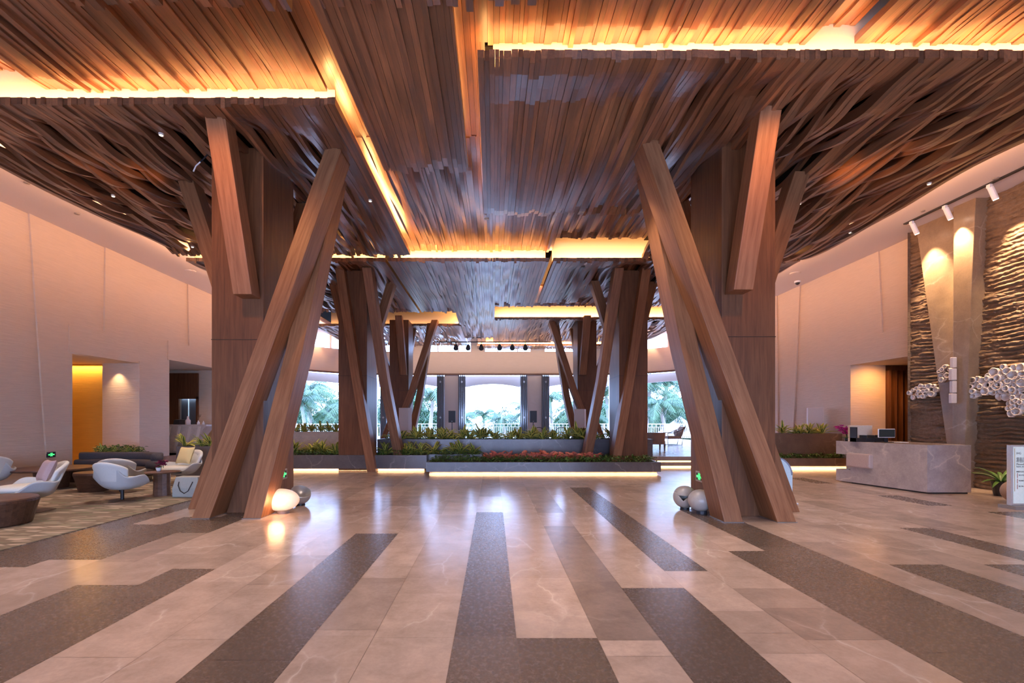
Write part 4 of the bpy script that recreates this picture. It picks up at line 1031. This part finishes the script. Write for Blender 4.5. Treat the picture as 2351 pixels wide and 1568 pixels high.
for sx, lab in ((-1, 'black loudspeaker on a stand before the left pale pier'), (1, 'black loudspeaker on a stand before the right pale pier')):
    X = -2.48 if sx < 0 else 2.43; t = thing('loudspeaker', lab, 'loudspeaker', (X, 29.0, .34), 'black loudspeakers on stands')
    m = MB(); m.box(X-.21, X+.21, 28.85, 29.15, 1.44, 2.15); m.build('cabinet', BLACK, t, bevel=.02)
    m = MB(); m.box(X-.012, X+.012, 28.845, 28.852, 1.5, 1.53); m.build('badge', STEEL, t)
    m = MB(); m.tube([(X, 29, 1.45), (X, 29, .5)], .025, 8); m.build('pole', BLACK, t)
    for a in (0, 2.1, 4.2):
        m = MB(); m.tube([(X, 29, .8), (X+.4*cos(a), 29+.4*sin(a), .355)], .014, 6); m.build('leg', BLACK, t)
for X, Y, z0, z1, w, lab in ((-3.55, 19.0, 1.0, 2.08, .38, 'pale upright box speaker on a post above the planting, left'), (3.42, 19.0, 1.27, 2.03, .42, 'pale upright box speaker on a post above the planting, right'), (11.22, 16.65, 1.05, 2.02, .56, 'pale upright box speaker by the right wall behind the brown planter')):
    t = thing('pale_speaker', lab, 'speaker', (X, Y, .34), 'pale box speakers')
    m = MB(); m.prism([(X-w/2, Y), (X+w/2, Y), (X+w/2+.1, Y+.22), (X-w/2+.1, Y+.22)], z0, z1); m.build('cabinet', plain('pale_pink_white', (.72, .62, .57), .6, var=.03), t, bevel=.01)
    m = MB(); m.tube([(X, Y+.12, .37), (X, Y+.12, z0+.02)], .03, 8); m.build('pole', BLACK, t)
    m = MB(); m.disc((X, Y+.12, .34), .2, .03); m.build('base', BLACK, t)
# lighting bar with stage spots
t = thing('lighting_bar', 'black lighting bar hung across the back of the hall', 'lighting bar', (0, 27, 5.99))
m = MB(); m.tube([(-3.3, 27, 5.99), (3.25, 27, 5.99)], .028, 8); m.build('pipe', BLACK, t)
for x in (-2.6, -.9, .9, 2.6):
    m = MB(); m.tube([(x, 27, 5.99), (x, 27, 6.5)], .012, 6); m.build('hanger', BLACK, t)
lab = ['leftmost black stage spotlight on the lighting bar', 'second black stage spotlight from the left on the lighting bar', 'third black stage spotlight from the left on the lighting bar', 'third black stage spotlight from the right on the lighting bar', 'second black stage spotlight from the right on the lighting bar', 'rightmost black stage spotlight on the lighting bar']
for px, lb in zip((1047, 1075, 1105, 1147, 1176, 1206), lab):
    X = (px-VX)/F*27; t = thing('stage_spotlight', lb, 'spotlight', (X, 27, 5.7), 'black stage spotlights')
    m = MB(); m.tube([(X, 27.12, 5.82), (X, 27.0, 5.72), (X, 26.84, 5.6)], [.07, .12, .14], 14); hd = m.build('lamp_head', BLACK, t, smooth=False)
    m = MB(); m.tube([(X-.15, 26.98, 5.7), (X-.15, 27, 5.87), (X+.15, 27, 5.87), (X+.15, 26.98, 5.7)], .01, 6); m.build('yoke', BLACK, t)
    m = MB(); m.tube([(X, 27, 5.86), (X, 27, 5.99)], .02, 6); m.build('clamp', BLACK, t)
    m = MB(); m.tube([(X, 26.838, 5.598), (X, 26.83, 5.594)], .11, 14); m.build('lens', plain('dark_lens', (.05, .05, .06), .1), hd)
# terrace balustrade
t = thing('balustrade', 'white balustrade along the terrace beyond the openings', 'railing', (0, 32, .34))
def Yr(x): return Yw(x)+3.0 if abs(x) < 9 else Yw(9)+3.0-(abs(x)-9)*.25
xs = [-19+1.9*i for i in range(21)]
for a, b in zip(xs, xs[1:]):
    m = MB(); pa, pb = (a, Yr(a)), (b, Yr(b))
    for z, hh, w in ((1.30, .05, .06), (1.12, .02, .03), (.42, .03, .04)):
        m.hexa([(pa[0], pa[1]-w, z), (pb[0], pb[1]-w, z), (pb[0], pb[1]+w, z), (pa[0], pa[1]+w, z)], [(pa[0], pa[1]-w, z+hh), (pb[0], pb[1]-w, z+hh), (pb[0], pb[1]+w, z+hh), (pa[0], pa[1]+w, z+hh)])
    for k in range(1, 15):
        x = a+(b-a)*k/15; y = Yr(x); m.box(x-.018, x+.018, y-.018, y+.018, .43, 1.13 if k % 2 else 1.31)
    m.build('rail_panel', WHITE, t)
    m = MB(); m.box(a-.05, a+.05, Yr(a)-.05, Yr(a)+.05, .34, 1.33); m.build('post', WHITE, t)
# terrace seats and tables
RAT = plain('woven_rattan', (.30, .20, .14), .8, bump=.3, nscale=60)
t = thing('tub_armchair', 'woven tub armchair seen from behind on the terrace step', 'chair', (6.72, 19.6, .34))
m = MB(); rings = []
for z, k in ((.62, .9), (.85, .97), (1.08, 1.05)):
    rings.append([(6.72+.33*k*sin(a)*1.0, 19.75-.33*k*cos(a), z-(.05 if abs(a) > 1.6 and z > 1 else 0)) for a in [-2.2+4.4*i/24 for i in range(25)]])
m.loft(rings, False, False); m.build('backrest', RAT, t, smooth=True, solid=.05)
m = MB(); m.box(6.44, 7.0, 19.45, 20.1, .60, .76); m.build('seat', RAT, t, bevel=.03)
for x, y in ((6.46, 19.5), (6.98, 19.5), (6.46, 20.05), (6.98, 20.05)):
    m = MB(); m.hexa([(x-.02, y-.02, .34), (x+.02, y-.02, .34), (x+.02, y+.02, .34), (x-.02, y+.02, .34)], [(x-.03, y-.03, .62), (x+.03, y-.03, .62), (x+.03, y+.03, .62), (x-.03, y+.03, .62)]); m.build('leg', DARKWOOD, t)
t = thing('terrace_armchair', 'metal-framed armchair seen from the side by the balustrade', 'chair', (8.95, 23.9, .34))
m = MB()
for y in (23.6, 24.2):
    m.tube([(8.62, y, .95), (8.62, y, .36), (9.3, y, .36), (9.48, y, 1.3)], .018, 6); m.tube([(8.6, y, .95), (8.95, y, .96), (9.42, y, 1.18)], .018, 6)
m.build('frame', BLACK, t)
m = MB(); m.box(8.62, 9.3, 23.62, 24.18, .66, .80); m.build('seat', RAT, t, bevel=.03)
m = MB(); m.hexa([(9.2, 23.62, .78), (9.32, 23.62, .78), (9.32, 24.18, .78), (9.2, 24.18, .78)], [(9.38, 23.62, 1.26), (9.48, 23.62, 1.26), (9.48, 24.18, 1.26), (9.38, 24.18, 1.26)]); m.build('backrest', RAT, t, bevel=.02)
m = MB(); m.ball((9.12, 23.9, .95), .09, .2, .17); m.build('bolster', plain('taupe_cushion', (.36, .28, .24), .9), t, smooth=True)
for px, lb in ((1236, 'dark hoop-backed chair behind the planting, left of the right folding doors'), (1287, 'dark hoop-backed chair behind the planting, right of the right folding doors')):
    X = (px-VX)/F*22.5; t = thing('hoop_chair', lb, 'chair', (X, 22.5, .34), 'hoop-backed terrace chairs')
    m = MB(); m.tube([(X-.3, 22.3, .9)]+[(X+.3*cos(a), 22.25, .95+.3*sin(a)) for a in [pi-pi*i/12 for i in range(13)]]+[(X+.3, 22.3, .9)], .016, 6); m.build('back_frame', BLACK, t)
    m = MB(); m.box(X-.27, X+.27, 22.3, 22.85, .74, .82); m.build('seat', RAT, t, bevel=.02)
    for x, y in ((-.25, .1), (.25, .1), (-.25, .55), (.25, .55)):
        m = MB(); m.tube([(X+x, 22.25+y, .75), (X+x*1.1, 22.25+y, .355)], .014, 6); m.build('leg', BLACK, t)
for X, Y, lb in ((-1.4, 23.2, 'round pale terrace table behind the planting near the left pier'), (-2.9, 22.8, 'round grey terrace table behind the planting beside the left column')):
    t = thing('terrace_table', lb, 'table', (X, Y, .34), 'round terrace tables')
    m = MB(); m.disc((X, Y, 1.06), .48, .03); m.build('table_top', PALESTONE, t); m = MB(); m.tube([(X, Y, .37), (X, Y, 1.06)], .035, 8); m.build('pedestal', BLACK, t); m = MB(); m.disc((X, Y, .34), .25, .03); m.build('base', BLACK, t)

# ================================================================ GARDEN
FR = plain('palm_frond_green', (.055, .12, .05), .5, var=.35, nscale=2); FR2 = plain('palm_frond_bluish', (.035, .09, .055), .5, var=.35, nscale=2)
TR = plain('palm_trunk_grey', (.30, .27, .23), .8, bump=.4, nscale=8); NUT = plain('coconut_husk', (.10, .07, .04), .8)
GRASS = plain('garden_ground', (.06, .14, .04), .9, nscale=3, var=.4)
m = MB(); m.add([(-70, 33, -2.5), (70, 33, -2.5), (70, 120, -2.5), (-70, 120, -2.5)], [(0, 1, 2, 3)]); m.build('ground', GRASS, kind='structure')
def palm(seed, H, label, n=20, L=3.2):
    r = random.Random(seed); t = thing('palm_tree', label, 'palm tree', (0, 0, 0), 'palms beyond the terrace')
    lx = r.uniform(-.8, .8); m = MB(); m.tube([(lx*(i/8)**2, 0, H*i/8) for i in range(9)], [.22-.012*i for i in range(9)], 10); m.build('trunk', TR, t)
    top = Vector((lx, 0, H)); m = MB()
    for f in range(n):
        az = f*2.4+r.uniform(-.2, .2); lift = r.uniform(-.25, 1.15); LL = L*r.uniform(.85, 1.1); dr = r.uniform(.55, .95)
        d = Vector((cos(az), sin(az), 0)); s = Vector((-sin(az), cos(az), 0)); pts = []
        for i in range(15):
            q = i/14; pts.append(top+d*LL*(cos(lift)*q+.1*q*q)+Vector((0, 0, LL*(sin(lift)*q-dr*q*q))))
        mi = r.randrange(2)
        for i in range(14):
            a, b = pts[i], pts[i+1]; m.add([a-s*.02, a+s*.02, b+s*.015, b-s*.015], [(0, 1, 2, 3)]); m.m[-1] = mi
            for h_ in (0, .5):
                p = a.lerp(b, h_); u = (b-a).normalized(); ll = LL*.27*sin(pi*min(.97, (i+h_)/14*.9+.1))**.6
                for sg in (-1, 1):
                    tip = p+(s*sg*.75+u*.55+Vector((0, 0, -.55-r.random()*.3))).normalized()*ll*r.uniform(.85, 1.1)
                    m.add([p-u*.035, p+u*.035, p.lerp(tip, .6)+u*.03, tip, p.lerp(tip, .6)-u*.02], [(0, 1, 2, 3, 4)]); m.m[-1] = mi
    cw = m.build('crown', [FR, FR2], t)
    m = MB()
    for i in range(8): a = i*.8; m.ball(tuple(top+Vector((.22*cos(a), .22*sin(a), -.25-.1*(i % 2)))), .13, .13, .16, 8, 6)
    m.build('coconut', NUT, cw); return t
proto = [palm(1, 6.2, ''), palm(2, 5.2, ''), palm(3, 7.2, '')]
PALM = [(-14.4, 37.2, 0, .9, 'nearest palm in the left opening'), (-16.0, 39.0, 2, .8, 'second nearest palm in the left opening'), (13.6, 37.0, 1, 1.0, 'nearest palm in the right opening'), (17.9, 37.5, 0, 1.0, 'palm at the right edge of the right opening'),
        (-15.6, 41, 0, 1.0, 'leftmost palm in the left opening'), (-13.2, 44, 1, 1.05, 'palm with hanging coconuts in the left opening'), (-17.6, 46, 2, 1.0, 'tall palm at the back of the left opening'), (-11.8, 40, 1, .95, 'palm at the right side of the left opening'),
        (-5.1, 38, 0, .98, 'palm just left of the left folding doors'), (-7.4, 43, 2, .9, 'tall palm behind the left rear column'), (-3.6, 47, 1, .82, 'low palm at the left of the middle opening'), (-1.0, 50, 0, .75, 'small distant palm in the middle opening, left of its centre'),
        (1.4, 46, 1, .8, 'palm in the centre of the middle opening'), (2.9, 42, 0, .8, 'palm at the right of the middle opening'), (5.4, 43, 2, .85, 'tall palm in the opening right of the right folding doors'), (6.8, 38, 1, .95, 'palm half hidden by the right rear column'),
        (13.0, 41, 0, 1.15, 'drooping palm at the left of the right opening'), (15.2, 43, 2, 1.05, 'tall palm behind the thatched hut'), (17.2, 40, 1, 1.2, 'drooping palm at the right of the right opening'), (11.2, 46, 2, .95, 'palm behind the right second column')]
for i, (x, y, k, sc, lb) in enumerate(PALM):
    o = proto[k] if 'placed' not in proto[k] else copy_tree(proto[k]); proto[k]['placed'] = 1
    o.location = (x, y, -2.5); o.rotation_euler = (0, 0, i*1.3); o.scale = (sc,)*3; o['label'] = lb
r = random.Random(8); m = MB()
for i in range(11000):
    x = r.uniform(-34, 34); y = 58+r.uniform(-2, 3); z = -2.4+r.random()*(4.0+1.2*sin(x*.6)+.8*sin(x*1.7)+3.2*max(0, min(1, (abs(x)-6)/4))); 
    blade(m, (x, y, z), r.random()*6.28, r.uniform(.9, 1.9), r.uniform(-.1, 1.2), .13, .8, r.randrange(2), r.randrange(2), 3)
def gh(x): return 1.9+1.0*sin(x*.6)+.6*sin(x*1.7)+3.2*max(0, min(1, (abs(x)-6)/4))+.5*noise.noise(Vector((x*1.3, 0, 0)))
b_ = len(m.v); nx = 220
for i in range(nx+1):
    x = -34+68*i/nx
    for j in range(13): z = -2.5+(gh(x)+1.2)*j/12; m.v.append((x, 61.5+.9*noise.noise(Vector((x*1.2, z*1.2, 3)))+.25*z, z))
for i in range(nx):
    for j in range(12): a = b_+i*13+j; m.face((a, a+13, a+14, a+1), (i*7+j*3) % 2)
tag(m.build('garden_foliage', [FR, FR2]), 'dense bluish green planting behind the palms', 'foliage', kind='stuff')
t = thing('thatched_hut', 'pale thatched hut roof beyond the balustrade in the right opening', 'hut', (15.2, 40, -2.5))
m = MB(); m.lathe([(1.95, 2.9), (.02, 4.42)], (15.6, 40, -2.5), 24); m.lathe([(1.95, 2.9), (1.98, 2.75), (1.8, 2.8)], (15.6, 40, -2.5), 24, caps=False)
m.build('thatch', plain('pale_thatch', (.62, .60, .60), .9, bump=.6, nscale=20), t)
for a in (.4, 2, 3.6, 5.1):
    m = MB(); m.tube([(15.6+1.5*cos(a), 40+1.5*sin(a), -2.5), (15.6+1.5*cos(a), 40+1.5*sin(a), .6)], .08, 8); m.build('post', TR, t)

# ================================================================ SMALL THINGS ON CEILING AND SOFFIT
DL = plain('downlight_trim', (.75, .7, .65), .4); DLG = plain('downlight_glow', (1, .9, .8), .4, emit=(1, .8, .6), es=5)
def downlight(px, py, lab, z=ZL-.005, r=.034, name='downlight', cat='downlight', mat=None):
    Y = (z-EYE)*F/(VY-py); X = (px-VX)/F*Y
    t = thing(name, lab, cat, (X, Y, z-.02), 'small round ceiling fittings'); m = MB(); m.lathe([(r, 0), (r*1.15, .008), (r*1.15, .03)], (X, Y, z-.02), 16); rg_ = m.build('ring', mat or DL, t)
    m = MB(); m.lathe([(r*.8, -.003), (r*.8, .004)], (X, Y, z-.02), 16); m.build('lens', DLG if name == 'downlight' else (mat or DL), rg_)
for px, py, lb in ((370, 308, 'small round downlight high in the left slat panel'), (260, 449, 'small round downlight near the left edge of the slats'), (442, 566, 'small round downlight at the rear left slat edge'),
                   (850, 460, 'small downlight in the slats right of the left front column'), (1250, 464, 'small downlight near the end of the big right panel'), (2133, 421, 'small round downlight near the outer right slat edge'),
                   (1835, 467, 'small round downlight beside the lit strut of the right column'), (1952, 533, 'small downlight at the outer rear right slats'), (1555, 462, 'small downlight right of the big panel end'), (1665, 323, 'small downlight above the right front column')):
    downlight(px, py, lb)
downlight(1350, 606, 'flat round pale ceiling speaker in the second row of slats', ZL-.03, .11, 'ceiling_speaker', 'ceiling speaker')
downlight(1117, 502, 'small cream smoke detector in the raised middle slats', ZU-.03, .05, 'smoke_detector', 'smoke detector')
for px, py, lb, nm, rr in ((62, 419, 'first dark recessed fitting in the left white soffit', 'recessed_fitting', .05), (177, 490, 'second dark recessed fitting in the left white soffit', 'recessed_fitting', .05), (2286, 471-62, 'round recessed fitting in the right white soffit', 'recessed_fitting', .05), (2119, 484, 'small sensor in the right white soffit', 'recessed_fitting', .04),
                       (1826, 627, 'round white speaker in the right soffit by the column', 'ceiling_speaker', .15), (437, 622, 'round white speaker in the left soffit by the column', 'ceiling_speaker', .15)):
    downlight(px, py, lb, 6.70, rr, nm, nm.replace('_', ' '), plain('soffit_fitting_grey', (.3, .25, .22), .5) if rr < .1 else PLASTER)
X, Y = (1831-VX)/F*17.6, 17.6; t = thing('dome_camera', 'small dome camera hanging from the right white soffit', 'camera', (X, Y, 6.6))
m = MB(); m.disc((X, Y, 6.64), .1, .06); m.build('mount', WHITE, t); m = MB(); m.ball((X, Y, 6.63), .075, .075, .075, 16, 10, -1, .3); m.build('dome', BLACK, t, smooth=True)
t = thing('curved_hook', 'thin curved white-tipped rod beside the left front column top', 'rod', (-5.1, 8.3, 5.6))
c0 = P(476, 350, 8.3)
m = MB(); m.tube([P(485, 345, 8.3), P(472, 360, 8.25), P(460, 372, 8.2)], .012, 8); m.build('arm', BLACK, t)
m = MB(); m.tube([P(460, 372, 8.2), P(450, 381, 8.2), P(444, 394, 8.2)], .012, 8); m.build('tip', WHITE, t)

for o in bpy.data.objects:
    if 'placed' in o: del o['placed']
